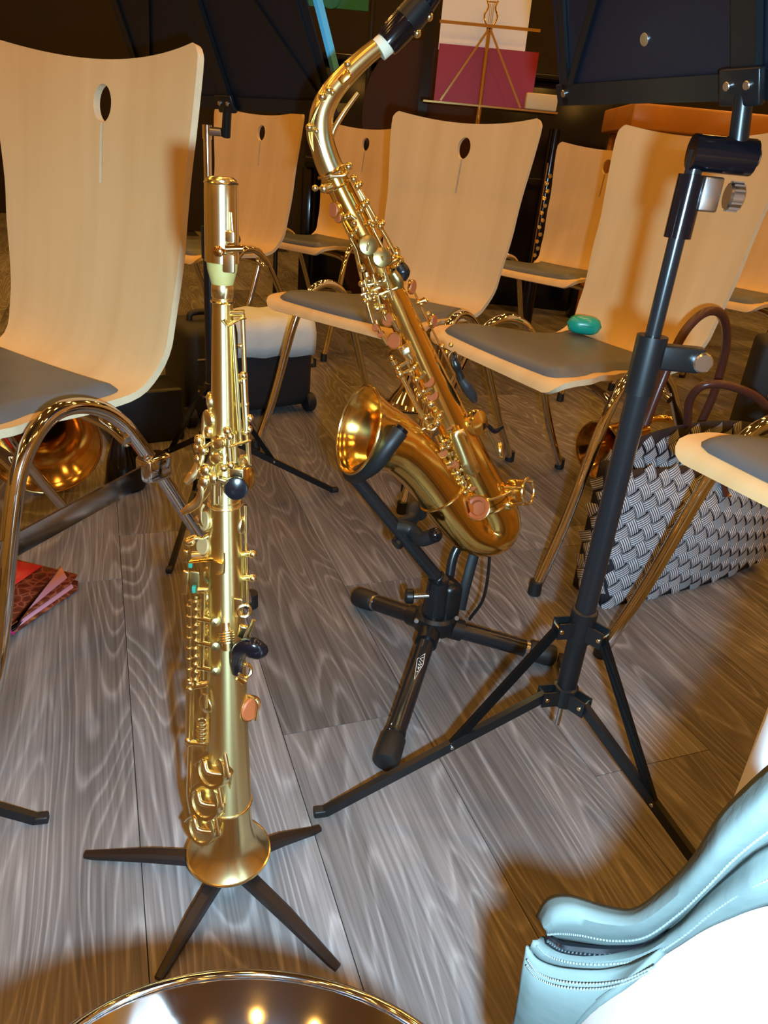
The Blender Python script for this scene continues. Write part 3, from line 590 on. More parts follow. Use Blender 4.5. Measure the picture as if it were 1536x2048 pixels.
rod([sp(388, 1372, -.006), sp(420, 1366, -.006)], 0.0036, 'cross_post', 'brass_hi', n=12)
for y in (1366, 1378): G().ball(sp(380, y, -.005), 0.0035, 10).obj('pivot_screw', 'brass_hi', sop)
cup(sp(412, 1407, -.010), (-0.6, -0.75, 0.15), 0.0100, padm='copper', m='brass_hi'); rod([sp(411, 1388, -.016), sp(410, 1415, -.020)], 0.0028, 'key_arm', 'brass_hi')
sc = G()
for k in range(5): sc.ring(sp(404, 1443 + k * 9, -.008), (0.15, 0, 1), 0.0048, 0.0012, 18, 6)
sc.obj('coil_guard', 'brass_hi', sop)
rod([sp(372, 1484, -.006), sp(416, 1487, -.008)], 0.0034, 'cross_post', 'brass_hi', n=12); G().ball(sp(377, 1481, -.006), 0.0042, 10).obj('pivot_screw', 'brass_hi', sop)
rod([sp(425, 1400, -.012), sp(421, 1440, -.014), sp(421, 1490, -.014)], 0.0018, 'long_rod', 'gold', smooth=3)
rod([sp(380, 1490, -.004), sp(379, 1540, -.004), sp(378, 1585, -.006), sp(383, 1625, -.006)], [0.0026, 0.0028, 0.003, 0.0026], 'hinge_tube', 'brass_hi', smooth=3, n=14)
# three guarded low-note key cups near the bell
for x, y, r in ((428, 1538, .0195), (415, 1600, .0205), (408, 1652, .0195)):
    p = sp(x, y, -.018); axn = Vector((-0.48, -0.80, 0.36)).normalized()
    k = G().lathe([(r, -0.008), (r, 0.0050), (r * 0.96, 0.0064), (r * 0.80, 0.0062), (r * 0.74, 0.0042), (0.0003, 0.0046)], p, axn, 32, cap0=True).obj('low_key_cup', 'brass', sop)
    G().lathe([(r * 0.2, -0.0095), (r * 0.86, -0.0098), (r * 0.92, -0.008)], p, axn, 28, cap0=True).obj('pad', 'copper', k)
    e = sp(x + 26, y + 12, -.026)
    rod([sp(x - 36, y - 8, -.006), sp(x - 20, y - 18, -.018), p + axn * 0.0095, e], [0.0022, 0.0026, 0.003, 0.0022], 'key_arm', 'brass_hi', smooth=4)
    gd = G().tube(cr([sp(x + 22, y - 30, -.022), e + Vector((0.004, -.006, 0.004)), sp(x + 34, y + 8, -.028), sp(x + 30, y + 40, -.020)], 5), 0.0022, 8, flat=0.5).obj('key_guard', 'brass_hi', sop)
    G().cyl(e, (0.2, -1, 0.2), 0.0042, 0.006, 16).obj('guard_screw', 'steel', gd)
# right side: strap ring, thumb hook, adjusting screw
cup(sp(484, 1050, .002), (0.95, -0.2, 0), 0.0085, padm='cream', m='cap')
rod([sp(491, 1010, .002), sp(493, 1110, .002), sp(496, 1210, 0)], 0.0016, 'side_rod', 'brass_hi')
for y in (1108, 1156): 
    rod([sp(482, y, 0), sp(505, y, -.004)], [0.0026, 0.0032], 'rod_post', 'brass_hi'); G().ball(sp(505, y, -.004), 0.0040, 10).obj('post_ball', 'brass_hi', sop)
    rod([sp(486, y + 4, .004), sp(487, y + 38, .004)], 0.0022, 'key_sleeve', 'brass')
nr = Vector((0.35, -0.9, 0.15))
G().ring(sp(488, 1222, -.016), nr, 0.0058, 0.0018, 26, 8).obj('strap_ring', 'brass_hi', sop)
G().box(sp(477, 1215, -.015), (0.008, 0.003, 0.020), bev=0.001).obj('strap_plate', 'brass', sop)
G().box(sp(484, 1262, -.018), (0.0075, 0.006, 0.014), Matrix.Rotation(0.25, 3, 'Y'), bev=0.0015).obj('hook_bracket', 'brass_hi', sop)
rod([sp(508, 1240, -.012), sp(500, 1262, -.014), sp(492, 1285, -.016)], 0.0022, 'hook_arm', 'brass')
ts = G(); a0, b0 = sp(452, 1245, -.020), sp(456, 1300, -.030)
ts.tube([a0, a0.lerp(b0, .28), a0.lerp(b0, .3), a0.lerp(b0, .72), a0.lerp(b0, .74), b0], [0.003, 0.0042, 0.0066, 0.0070, 0.0052, 0.0050], 22)
for k in range(4): ts.ring(a0.lerp(b0, .36 + .09 * k), b0 - a0, 0.0068, 0.0007, 22, 6)
ts.obj('adjusting_screw', 'brass', sop)
hk = G().tube(cr([sp(474, 1345, -.022), sp(474, 1322, -.026), sp(482, 1300, -.032), sp(500, 1292, -.036), sp(516, 1298, -.036), sp(526, 1306, -.034)], 5), [0.0050, 0.0062, 0.0085, 0.0095, 0.0088, 0.0040], 18, flat=0.85).obj('thumb_hook', 'ebony', sop)
G().ball(sp(512, 1300, -.036), 0.0092, 16, (1.25, 1, 0.9)).obj('thumb_hook_pad', 'ebony', sop)
G().ring(sp(490, 1342, -.022), Vector((0.5, -0.7, 0.4)), 0.0062, 0.0019, 24, 8).obj('strap_eye', 'brass_hi', sop)
rod([sp(478, 1352, -.020), sp(490, 1362, -.020)], 0.0045, 'eye_foot', 'gold')
cup(sp(498, 1416, .000), (-0.80, 0.55, -0.12), 0.0138, padm='copper', m='brass_hi', h=0.007)
G().tube(cr([sp(497, 1390, .004), sp(515, 1405, -.002), sp(512, 1440, -.002)], 4), 0.0016, 8).obj('key_guard', 'brass_hi', sop)

# peg stand of the soprano
ps = thing('peg_stand', (SX, SY, 0), 'small dark brown folding peg stand under the straight saxophone', 'instrument stand')
G().lathe([(0.021, 0.012), (0.022, 0.016), (0.022, 0.034), (0.017, 0.042), (0.0155, 0.10), (0.009, 0.115), (0.001, 0.118)], (SX, SY, 0), (0, 0, 1), 28, cap0=True).obj('peg', 'darkleg', ps)
for fx, fy in ((170, 1708), (316, 1958), (676, 1935), (640, 1655)):
    f = atz(fx, fy, 0.004); d = Vector((f.x - SX, f.y - SY, 0)).normalized(); s0 = Vector((SX, SY, 0.026)) + d * 0.016
    mid = s0.lerp(f, 0.5) + Vector((0, 0, 0.003)); s_ = Vector((-d.y, d.x, 0)); rows = []
    for p, w_, h in ((s0, 0.0085, 0.012), (mid, 0.0075, 0.010), (f - d * 0.01 + Vector((0, 0, .001)), 0.0050, 0.0065), (f, 0.0042, 0.0050)):
        rows.append([p + s_ * w_ * a + Vector((0, 0, h * b)) for a, b in ((-1, -.5), (1, -.5), (1, .3), (.6, .6), (-.6, .6), (-1, .3))])
    g = G(); g.grid(rows, cu=True); k = len(g.v); g.f += [(5, 4, 3, 2, 1, 0), (k - 6, k - 5, k - 4, k - 3, k - 2, k - 1)]; g.mi += [0, 0]; g.obj('leg', 'darkleg', ps)

# ------------------------------------------------------------------ alto saxophone
AY = 1.05; APD = Vector((0.98, 0.20, 0)).normalized(); APN = Vector((APD.y, -APD.x, 0))     # plane of the sax; APN points to the camera
AP0 = Vector((0.146, AY, 0.2))
def al(x, y, off=0.0): return onplane(x, y, AP0 + APN * off, APN)
alto = thing('alto_saxophone', al(950, 1105), 'curved amber gold alto saxophone with black mouthpiece, leaning on a black floor stand', 'saxophone')
PXM = 1.09 / CAM_F
body_pts = [(668, 352), (690, 398), (737, 490), (790, 600), (815, 655), (862, 755), (907, 848), (950, 935), (985, 1003)]
G().tube(cr([al(*p) for p in body_pts], 6), [0.0150, 0.0153, 0.0168, 0.0188, 0.0200, 0.0226, 0.0254, 0.0284, 0.0312], 40, caps=False).obj('body_tube', 'gold', alto)
bow_pts = [(980, 993), (999, 1036), (994, 1060), (970, 1070), (938, 1057), (905, 1018), (880, 980)]
bow = G().tube(cr([al(*p) for p in bow_pts], 8), [0.0318, 0.0335, 0.0350, 0.0360, 0.0372, 0.0382, 0.0390], 44, caps=False).obj('bow', 'gold', alto)
bell_pts = [(884, 986, 0), (860, 953, .001), (832, 920, .004), (800, 892, .008), (772, 877, .013), (748, 869, .0175), (728, 863, .0213), (716, 860, .0235)]
bo = G().tube(cr([al(*p) for p in bell_pts], 8), [0.0385, 0.0395, 0.0402, 0.0418, 0.0455, 0.0515, 0.0585, 0.0642], 52, caps=False).obj('bell', 'gold', alto)
G().tube(cr([al(*p) for p in bell_pts], 8)[18:], [0.0385, 0.040, 0.0445, 0.0505, 0.0575, 0.0630], 52, caps=False).obj('bell_interior', 'gold', bo)
bt = (al(716, 860, .0235) - al(728, 863, .0213)).normalized()
G().ring(al(716, 860, .0235), bt, 0.0638, 0.0022, 60, 8).obj('bell_rim', 'goldkey', bo)
for p, q, r in (((985, 1003), (950, 935), 0.0325), ((668, 352), (690, 398), 0.0168), ((677, 372), (690, 398), 0.0163)):
    a_ = al(*p); G().ring(a_, a_ - al(*q), r, 0.0016, 44, 8).obj('body_ring', 'goldkey', alto)
a_ = al(884, 986); G().ring(a_, a_ - al(860, 953, .001), 0.0398, 0.0016, 48, 8).obj('bow_ring', 'goldkey', bow)
# neck, cork, mouthpiece
neck_pts = [(668, 352), (655, 322), (644, 285), (641, 248), (648, 213), (668, 178), (700, 142), (735, 110), (768, 84)]
nk = G().tube(cr([al(*p) for p in neck_pts], 7), [0.0162, 0.0160, 0.0155, 0.0150, 0.0140, 0.0128, 0.0115, 0.0104, 0.0095], 36).obj('neck', 'brass', alto)
G().ring(al(664, 343), al(668, 352) - al(655, 322), 0.0178, 0.0022, 36, 8).obj('neck_collar', 'goldkey', nk)
G().tube([al(757, 100), al(778, 82)], [0.0128, 0.0126], 30).obj('cork', 'corkband', alto)
mp = G().tube([al(772, 88), al(778, 81), al(800, 57), al(835, 18), al(872, -26), al(900, -60)], [0.0148, 0.0158, 0.0168, 0.0166, 0.0130, 0.004], 30).obj('mouthpiece', 'ebony', alto)
lg_ = G().tube([al(812, 46), al(846, 6)], [0.0176, 0.0170], 30).obj('ligature', 'black', mp)
for x, y in ((834, 66), (858, 33)):
    G().rod(al(x - 22, y - 18, .004), al(x, y, .006), 0.0016, 8).ball(al(x, y, .006), 0.0052, 12).obj('ligature_screw', 'brass_hi', lg_)
rod([al(670, 325, .004), al(662, 292, .003), al(667, 262, .002), al(687, 226, .002), al(716, 186, .002)], [0.003, 0.0038, 0.0036, 0.0034, 0.0028], 'neck_brace', 'brass_hi', alto, smooth=6)
rod([al(655, 345, .004), al(640, 325, .004), al(622, 292, .006), al(616, 262, .008), al(622, 240, .010), al(634, 212, .010), al(650, 190, .008), al(672, 162, .006), al(694, 130, .004)], [0.003, 0.0032, 0.0034, 0.0034, 0.0032, 0.004, 0.0042, 0.0034, 0.0036], 'octave_key', 'brass_hi', alto, smooth=5, flat=0.6)
for x, y, r in ((619, 255, .005), (633, 262, .004), (645, 193, .0055), (658, 180, .005), (695, 128, .0042), (665, 185, .004)): G().ball(al(x, y, .012), r, 12).obj('octave_post', 'brass_hi', nk)
rod([al(628, 262, .012), al(640, 290, .014), al(652, 325, .014)], 0.0014, 'octave_spring', 'brass_hi', alto, smooth=3)
G().box(al(690, 155, .012), (0.010, 0.006, 0.016), Matrix.Rotation(0.8, 3, 'Y'), bev=0.002).obj('octave_pip', 'gold', nk)
# neck receiver screw
G().rod(al(664, 372, .012), al(648, 378, .014), 0.0052, 14).ball(al(648, 377, .015), 0.0058, 12).obj('receiver_lug', 'brass', alto)
G().rod(al(648, 377, .014), al(630, 376, .016), 0.0016, 8).ball(al(630, 376, .016), 0.0042, 10).obj('receiver_screw', 'brass_hi', alto)
rod([al(660, 352, .016), al(690, 350, .018), al(697, 335, .016)], 0.0028, 'octave_ring', 'goldkey', alto, smooth=4); G().ball(al(697, 333, .016), 0.0052, 12).obj('octave_ball', 'brass_hi', alto)
# body keywork
def ac(x, y, r, off=.02, ax=None, m='goldkey', padm='copper', **k): return cup(al(x, y, off), ax if ax is not None else APN + Vector((0, 0, .3)), r, m=m, padm=padm, parent=alto, **k)
def ar(pts, r, name='key_rod', m='goldkey', **k): return rod([al(*p) for p in pts], r, name, m, alto, **k)
lx = (-0.9, -0.3, 0.2); rx = (0.9, -0.2, 0.3)
ar([(703, 352, .010), (735, 408, .012), (752, 438, .012)], 0.0022)
ar([(752, 440, .014), (775, 480, .014), (790, 508, .014), (800, 525, .014)], 0.0030, n=14)
ar([(740, 445, .016), (760, 485, .018), (772, 505, .018)], 0.0020)
ar([(716, 382, .012), (748, 448, .014)], 0.0016)
for x, y in ((707, 358), (714, 372), (720, 368), (727, 410), (734, 404), (722, 420), (738, 445), (752, 440), (760, 452), (746, 450), (765, 446), (774, 500), (786, 515), (800, 520), (795, 530)):
    G().ball(al(x, y, .017), 0.0040 + 0.0012 * ((x + y) % 3 == 0), 10).obj('post_ball', 'goldkey', alto)
ac(670, 420, .0100, 0.006, (0.75, 0.65, 0)); ac(678, 434, .0075, 0.006, (0.7, 0.7, 0))
ar([(690, 436, .016), (700, 430, .020), (712, 440, .020)], 0.0024, 'key_arm', 'brass_hi', smooth=3)
for x, y in ((690, 435), (697, 432), (708, 446), (712, 460), (704, 470)): G().ball(al(x, y, .020), 0.0044, 10).obj('key_boss', 'goldkey', alto)
ar([(684, 440, .008), (694, 462, .010), (708, 492, .012), (714, 520, .012), (720, 545, .012), (726, 570, .012)], [0.0024, 0.0034, 0.0034, 0.0030, 0.0034, 0.0026], 'palm_key', smooth=5, flat=0.6)
ar([(700, 475, .016), (714, 500, .016), (720, 530, .016)], 0.0020)
# two big dished touches
for x, y in ((736, 491), (763, 515)):
    c_ = cup(al(x, y, .026), APN + Vector((0.1, 0, .25)), 0.0128, 'pearl_key', 'pearl', parent=alto, h=0.008)
ar([(737, 486, .031), (734, 500, .031), (730, 515, .026)], 0.0016, 'key_arm', 'brass_hi')
ar([(763, 512, .031), (772, 545, .028), (782, 580, .026), (786, 592, .026)], 0.0016, 'key_arm', 'brass_hi', smooth=3)
ar([(735, 510, .018), (742, 530, .018), (748, 545, .018)], 0.0020)
# central cluster
rnd = random.Random(3)
for k in range(22):
    x = 722 + rnd.random() * 55; y = 535 + rnd.random() * 75 + (x - 722) * .35
    if rnd.random() < .55: G().ball(al(x, y, .016 + .008 * rnd.random()), 0.0032 + .0025 * rnd.random(), 10).obj('key_boss', rnd.choice(['goldkey', 'brass_hi']), alto)
    else: G().cyl(al(x, y, .018 + .006 * rnd.random()), (0.3 * rnd.random() - .4, -.6, 0.8), 0.004 + .002 * rnd.random(), 0.006, 14).obj('roller', 'brass_hi', alto)
for p, q in (((722, 590), (760, 575)), ((730, 600), (795, 575)), ((735, 570), (770, 562)), ((728, 560), (740, 600)), ((746, 548), (760, 610)), ((768, 545), (785, 600)), ((735, 610), (745, 645)), ((755, 600), (772, 640))):
    ar([(*p, .020), (*q, .022)], 0.0020, 'key_lever', 'brass_hi')
ar([(726, 575, .012), (735, 610, .014), (742, 635, .014), (750, 650, .012)], [0.003, 0.004, 0.0035, 0.0025], 'palm_key', smooth=4, flat=0.6)
ar([(732, 545, .016), (737, 575, .018), (731, 588, .018)], [0.0034, 0.0046, 0.003], 'spatula', 'brass_hi', smooth=4, flat=0.5)
# side openings with salmon pads, left
for x, y, r in ((777, 640, .0095), (790, 682, .0118), (752, 655, .0055), (762, 668, .0055)): ac(x, y, r, 0.012, (0.55, 0.8, -0.2))
ar([(752, 640, .010), (760, 665, .012), (775, 690, .012)], 0.0026, smooth=3); ar([(786, 640, .020), (797, 660, .020)], [0.005, 0.003], 'spatula', 'brass_hi')
# right-hand stack down the bell side
G().tube([al(803, 690, .020), al(822, 715, .020)], 0.0085, 18).obj('pearl_holder', 'brass_hi', alto)
G().box(al(812, 702, .028), (0.013, 0.004, 0.010), Matrix.Rotation(-.5, 3, 'Y'), bev=.002).obj('pearl_touch', 'cap', alto)
ar([(783, 715, .006), (798, 742, .008), (815, 775, .008), (830, 805, .008), (848, 838, .008), (862, 860, .008)], 0.0042, 'stack_tube', 'brass', n=16)
ar([(822, 690, .018), (846, 745, .018), (870, 795, .018), (888, 835, .018), (902, 862, .018)], 0.0022, 'stack_rod')
ar([(812, 720, .022), (835, 770, .022), (860, 815, .022)], 0.0018, 'stack_rod')
ar([(880, 870, .012), (905, 925, .012), (930, 980, .012), (942, 1006, .012)], 0.0028, 'stack_rod', 'brass')
ar([(893, 868, .016), (918, 922, .016), (940, 968, .016)], 0.0022, 'stack_rod')
ar([(872, 872, .010), (896, 925, .010), (922, 982, .010)], 0.0018, 'stack_rod')
for k, (x, y) in enumerate(((783, 715), (788, 724), (795, 737), (800, 748), (820, 722), (828, 735), (832, 760), (822, 745), (846, 782), (838, 790), (850, 800), (862, 808), (870, 822), (858, 830), (880, 830), (875, 845), (890, 885), (897, 893), (885, 896), (905, 905), (912, 918), (900, 925), (908, 938), (915, 945), (922, 938), (928, 952), (918, 958), (925, 965), (933, 962), (938, 975), (930, 985), (922, 980))):
    g = G()
    if k % 3 == 1: g.cyl(al(x, y, .021), APD * .45 + Vector((0, 0, -.9)), 0.0048, 0.007, 14)
    else: g.ball(al(x, y, .020), 0.0036 + .001 * (k % 4), 10)
    g.obj('stack_post', 'brass_hi' if k % 2 else 'goldkey', alto)
for x, y, r in ((858, 762, .0100), (866, 790, .0095), (898, 850, .0085), (888, 905, .0075), (910, 930, .0080), (944, 970, .010)): ac(x, y, r, 0.018, (0.5, 0.85, -0.2))
for p, q in (((795, 735), (818, 722)), ((802, 748), (826, 738)), ((832, 765), (850, 745)), ((842, 790), (862, 775)), ((868, 842), (886, 822)), ((880, 890), (900, 880)), ((890, 912), (912, 902)), ((905, 945), (930, 938)), ((912, 962), (936, 950))):
    ar([(*p, .018), (*q, .022)], [0.0022, 0.003], 'key_arm', 'brass_hi')
ar([(925, 1008, .014), (962, 985, .020)], 0.0042, 'low_key_hinge', 'brass', n=14)
for x, y in ((925, 1008), (962, 985), (936, 1002), (950, 993)): G().ball(al(x, y, .018), 0.0052, 12).obj('hinge_ball', 'brass_hi', alto)
# low C pad
c_ = G().lathe([(0.0125, -.008), (0.0180, -.007), (0.0190, 0.0), (0.0165, 0.0026), (0.0122, 0.0008), (0.0108, -0.006), (0.0003, -0.007)], al(955, 1016, .034), APN * 0.75 + Vector((-.62, 0, .45)), 32, cap0=True).obj('low_pad', 'copper', alto)
G().ring(al(955, 1016, .034), APN * 0.75 + Vector((-.62, 0, .45)), 0.0195, 0.0013, 36, 8).obj('pad_rim', 'goldkey', c_)
# brace between body and bell, with a flower in the ring
br = G(); bc = al(861, 847, .012)
br.ring(bc, APN, 0.0108, 0.0016, 30, 8)
br = br.obj('bell_brace', 'goldkey', alto)
for q in range(6):
    an = 2 * PI * q / 6; G().rod(bc, bc + (APD * math.cos(an) + Vector((0, 0, 1)) * math.sin(an)) * 0.006, [0.0008, 0.0018], 6).obj('brace_petal', 'goldkey', br)
for pts in ([(851, 841), (842, 836), (836, 828)], [(850, 856), (838, 862), (828, 862)], [(872, 838), (882, 832), (893, 826)], [(873, 852), (886, 846), (898, 838)], [(855, 868), (848, 876), (838, 872)]): ar([(*p, .012) for p in pts], 0.0019, 'brace_arm', smooth=3)
ar([(806, 838, .010), (826, 866, .012), (834, 872, .012)], 0.0040, 'brace_foot', 'brass_hi')
# seam chain along the bell throat
for k in range(14):
    t = k / 13; x = 790 + 140 * t; y = 838 + 172 * t + 10 * math.sin(PI * t)
    G().ball(al(x, y, .018), 0.0030 + 0.0006 * (k % 3), 8).obj('guard_stud', 'goldkey', alto)
ar([(785, 832, .018), (850, 895, .020), (900, 950, .020), (932, 1010, .020)], 0.0016, 'guard_wire', smooth=5)
# right side
ac(795, 505, .007, .012, rx); ac(823, 574, .0098, -0.002, (-.88, .45, 0)); ac(865, 642, .0100, -0.002, (-.88, .45, 0))
ar([(798, 530, .010), (806, 545, .012), (803, 560, .014)], [0.008, 0.010, 0.006], 'thumb_saddle', 'black', smooth=4)
ar([(778, 528, .018), (790, 520, .020), (802, 518, .018), (806, 526, .014)], [0.0028, 0.0034, 0.0032, 0.002], 'octave_thumb_key', 'copper' if False else 'gold', smooth=4)
ar([(786, 545, .020), (796, 560, .020), (800, 575, .018)], [0.0060, 0.0075, 0.005], 'thumb_plate', 'pearl', smooth=3)
for x, y in ((836, 605), (852, 602), (843, 608), (856, 628), (862, 648), (884, 692), (893, 705), (902, 690)): G().ball(al(x, y, .004), 0.0036, 10).obj('side_post', 'goldkey', alto)
ar([(832, 606, .004), (850, 600, .004)], [0.002, 0.004], 'side_key', 'gold')
ar([(818, 560, -.004), (845, 620, -.004), (880, 690, -.004), (925, 785, -.002)], 0.0016, 'side_rod')
# strap ring and black strap hook
G().ring(al(906, 713, .006), APN + Vector((.3, 0, 0)), 0.0068, 0.0012, 22, 8).obj('strap_ring', 'brass_hi', alto)
stp = thing('neck_strap_hook', al(915, 740, .006), 'black plastic neck strap hook clipped to the curved gold saxophone', 'strap')
G().tube(cr([al(907, 716, .008), al(912, 730, .010), al(917, 742, .010), al(922, 758, .010)], 4), [0.0050, 0.0070, 0.0055, 0.0066], 12).obj('hook', 'black', stp)
G().ring(al(909, 713, .010), APD, 0.0055, 0.0016, 20, 8).obj('snap_ring', 'black', stp)
G().tube(cr([al(922, 757, .010), al(930, 768, .010), al(941, 785, .008), al(948, 800, .004)], 4), [0.0085, 0.0135, 0.0140, 0.008], 14, flat=0.6).obj('webbing', 'casecloth', stp)
# lower right: big key, black lever, guard
kc_ = G().lathe([(0.0200, -.006), (0.0205, 0.0), (0.0185, 0.005), (0.010, 0.008), (0.0003, 0.009)], al(955, 846, .012), APN + Vector((.9, 0, .4)), 32, cap0=True).obj('side_key_cup', 'goldkey', alto)
ar([(975, 850, .014), (990, 862, .014), (1006, 852, .012)], [0.003, 0.0045, 0.003], 'black_lever', 'ebony', smooth=3)
ar([(975, 862, .012), (990, 890, .012), (1002, 920, .010)], 0.0026, 'side_hinge', 'pearl')
ac(1003, 900, .0125, 0.004, rx, m='brass_hi')
kg = G(); ck = al(1035, 982, .012)
kd = Vector((0.80, -0.52, 0.30)).normalized()
c_ = G().lathe([(0.0190, -0.012), (0.0195, 0.0), (0.0180, 0.004), (0.012, 0.0035), (0.0003, 0.004)], ck, kd, 30, cap0=True).obj('low_b_cup', 'gold', alto)
G().lathe([(0.004, -0.0155), (0.014, -0.016), (0.0160, -0.012)], ck, kd, 28, cap0=True).obj('pad', 'copper', c_)
a1, b1, _ = frame(kd)
gk = G().ring(ck + kd * 0.018, kd, 0.0205, 0.0021, 30, 8)
for q in range(3):
    an = 2 * PI * q / 3 + .5; e = ck + kd * 0.020 + (a1 * math.cos(an) + b1 * math.sin(an)) * 0.0205; gk.tube([e, e - kd * 0.032 + (a1 * math.cos(an) + b1 * math.sin(an)) * .003], 0.0026, 8, flat=.6)
gk.obj('key_guard', 'brass_hi', alto)
G().ball(al(1017, 1012, .030), 0.0075, 14, (1.3, .6, 1)).obj('guard_foot', 'goldkey', alto)
ar([(975, 1000, .030), (1004, 992, .028), (1022, 982, .026)], 0.0022, 'guard_arm', 'brass_hi', smooth=3)
# key guard plate along the lower body
rows = []
for t in [i / 8 for i in range(9)]:
    x, y = 912 + 38 * t, 862 + 92 * t; w_ = 15 * (1 if t < .85 else math.sqrt(max(.02, 1 - ((t - .85) / .15) ** 2)))
    rows.append([al(x - w_, y + .38 * w_ * .9, .034), al(x, y, .037), al(x + w_, y - .38 * w_ * .9, .034)])
solid(G().grid(rows).obj('body_guard_plate', 'satin', alto), 0.0012)

# ------------------------------------------------------------------ stand of the alto
hubp = Vector((0.100, 1.03, 0.105))
st = thing('saxophone_stand', (hubp.x, hubp.y, 0), 'black folding tripod floor stand holding the curved gold saxophone', 'instrument stand')
f1, f2, f3 = atz(770, 1528, 0.0175), atz(715, 1193, 0.0175), atz(1108, 1313, 0.0175)
hb = G().tube([hubp + Vector((-0.002, -.012, .055)), hubp + Vector((0, 0, -.015))], [0.0165, 0.0215], 20).obj('hub_socket', 'blackmetal', st)
G().box(hubp + Vector((0.018, .012, 0.0)), (0.036, 0.05, 0.085), rotz(.5), bev=0.012).obj('hub_block', 'black', st)
G().cyl(hubp + Vector((0.004, 0.004, -.035)), (0, 0, 1), 0.036, 0.035, 28).obj('hub_flange', 'black', st)
for f, nm in ((f1, 0), (f2, 1), (f3, 2)):
    s0 = hubp + Vector((0, 0, -.038)); d = (f - s0).normalized(); s1 = s0 + d * 0.03
    lg = G().tube([s1, f - d * 0.012], 0.0145, 20).obj('leg', 'blackmetal', st)
    G().tube([s0 + d * .015, s0 + d * .052], [0.0190, 0.0185], 18).obj('leg_sleeve', 'black', lg)
    G().tube([f - d * .048, f - d * .044, f - d * .012, f - d * .002, f], [0.0150, 0.0180, 0.0190, 0.0180, 0.0140], 20).obj('rubber_foot', 'rubber', lg)
    G().tube([f - d * .056, f - d * .050], 0.0153, 20).obj('foot_ring', 'steel' if nm else 'black', lg)
    if nm == 0:   # white printed badge on the near leg
        nn = (CP - s1.lerp(f, .4)); nn = (nn - d * nn.dot(d)).normalized(); sd_ = d.cross(nn)
        c_ = s1.lerp(f, .33) + nn * 0.0146
        def lp(u, v): an = v / 0.0145; return c_ + d * u + sd_ * math.sin(an) * 0.0147 + nn * (math.cos(an) - 1) * 0.0147
        bd = G()
        for ln in ([(-.030, .004), (-.008, .0065), (.028, .001), (-.014, -.005), (-.030, .004)], [(-.022, .0035), (-.016, -.001), (-.013, .0042)], [(-.011, -.001), (-.006, .0045), (-.004, -.001), (-.001, .0040)], [(.001, .0038), (.004, .0005)], [(.001, .0002), (.007, .0032)], [(.010, .003), (.012, .0005)]):
            bd.tube([lp(u, -v) for u, v in ln], 0.0005, 6)
        bd.obj('printed_badge', 'logo', lg)
        bd2 = G(); bd2.tube([c_ + d * (.115 + u) - sd_ * -0.0095 - nn * 0.0042 for u in (0, .008, .016)], 0.0007, 6); bd2.obj('printed_mark', 'logo', lg)
atp = al(704, 948, 0.0); arm0 = hubp + Vector((-0.002, -.012, .055))
am = G().tube([arm0, atp], 0.0105, 18).obj('upright_arm', 'blackmetal', st)
G().ring(arm0 + (atp - arm0).normalized() * .004, atp - arm0, 0.0115, 0.0022, 20, 8).obj('arm_bush', 'black', am)
# upper U cradle around the bell throat
G().tube(cr([al(800, 862, .062), al(776, 893, .069), al(752, 925, .065), al(727, 943, .046), al(706, 950, .006), al(702, 935, -.04), al(730, 900, -.045), al(770, 870, -.045)], 7), 0.0125, 18).obj('upper_cradle', 'rubber', st)
pe = al(800, 862, .062); G().cyl(pe + (pe - al(776, 893, .069)).normalized() * .003, pe - al(776, 893, .069), 0.0105, 0.006, 18).obj('cradle_end', 'ebony', st)
# lower hooks
lowp = arm0.lerp(atp, 0.52)
G().tube(cr([lowp, al(822, 1060, .012), al(842, 1078, .034), al(866, 1072, .046)], 6), 0.0115, 16).obj('lower_cradle', 'rubber', st)
G().tube(cr([lowp, al(822, 1040, -.02), al(828, 1015, -.045), al(842, 1030, -.055)], 6), 0.0115, 16).obj('lower_cradle', 'rubber', st)
pe = al(870, 1070, .048); G().ball(pe, 0.0118, 14).obj('cradle_end', 'ebony', st)
G().rod(al(810, 1072, .004), al(798, 1083, .010), 0.0035, 10).obj('knob_stem', 'steel', st)
G().cyl(al(795, 1086, .012), al(798, 1083, .010) - al(810, 1072, .004), 0.0105, 0.010, 18).obj('clamp_knob', 'black', st)
G().rod(hubp + Vector((-.012, -.016, .025)), hubp + Vector((-.044, -.020, .022)), 0.0042, 12).obj('knob_stem', 'steel', st)
G().cyl(hubp + Vector((-.046, -.020, .022)), (1, .1, 0), 0.0125, 0.013, 20).obj('clamp_knob', 'black', st)
for p in ((-.030, -.028, -.018), (.010, -.030, -.050), (.036, -.018, -.012)): G().cyl(hubp + Vector(p), (0, -1, .2), 0.0042, 0.006, 12).obj('hub_screw', 'steel', st)
# rear strap loop
lp_ = [hubp + Vector(p) for p in ((0.045, .02, -.02), (0.050, .03, .03), (0.062, .05, .10), (0.075, .045, .12), (0.082, .03, .07), (0.080, .015, .01), (0.062, .01, -.03))]
G().tube(cr(lp_, 5), 0.009, 8, flat=0.3).obj('rear_loop', 'rubber', st)
G().tube(cr([hubp + Vector((0.02, .03, 0.02)), hubp + Vector((0.025, .05, .07)), hubp + Vector((0.05, .07, .11))], 5), 0.008, 8, flat=0.5).obj('rear_support', 'blackmetal', st)

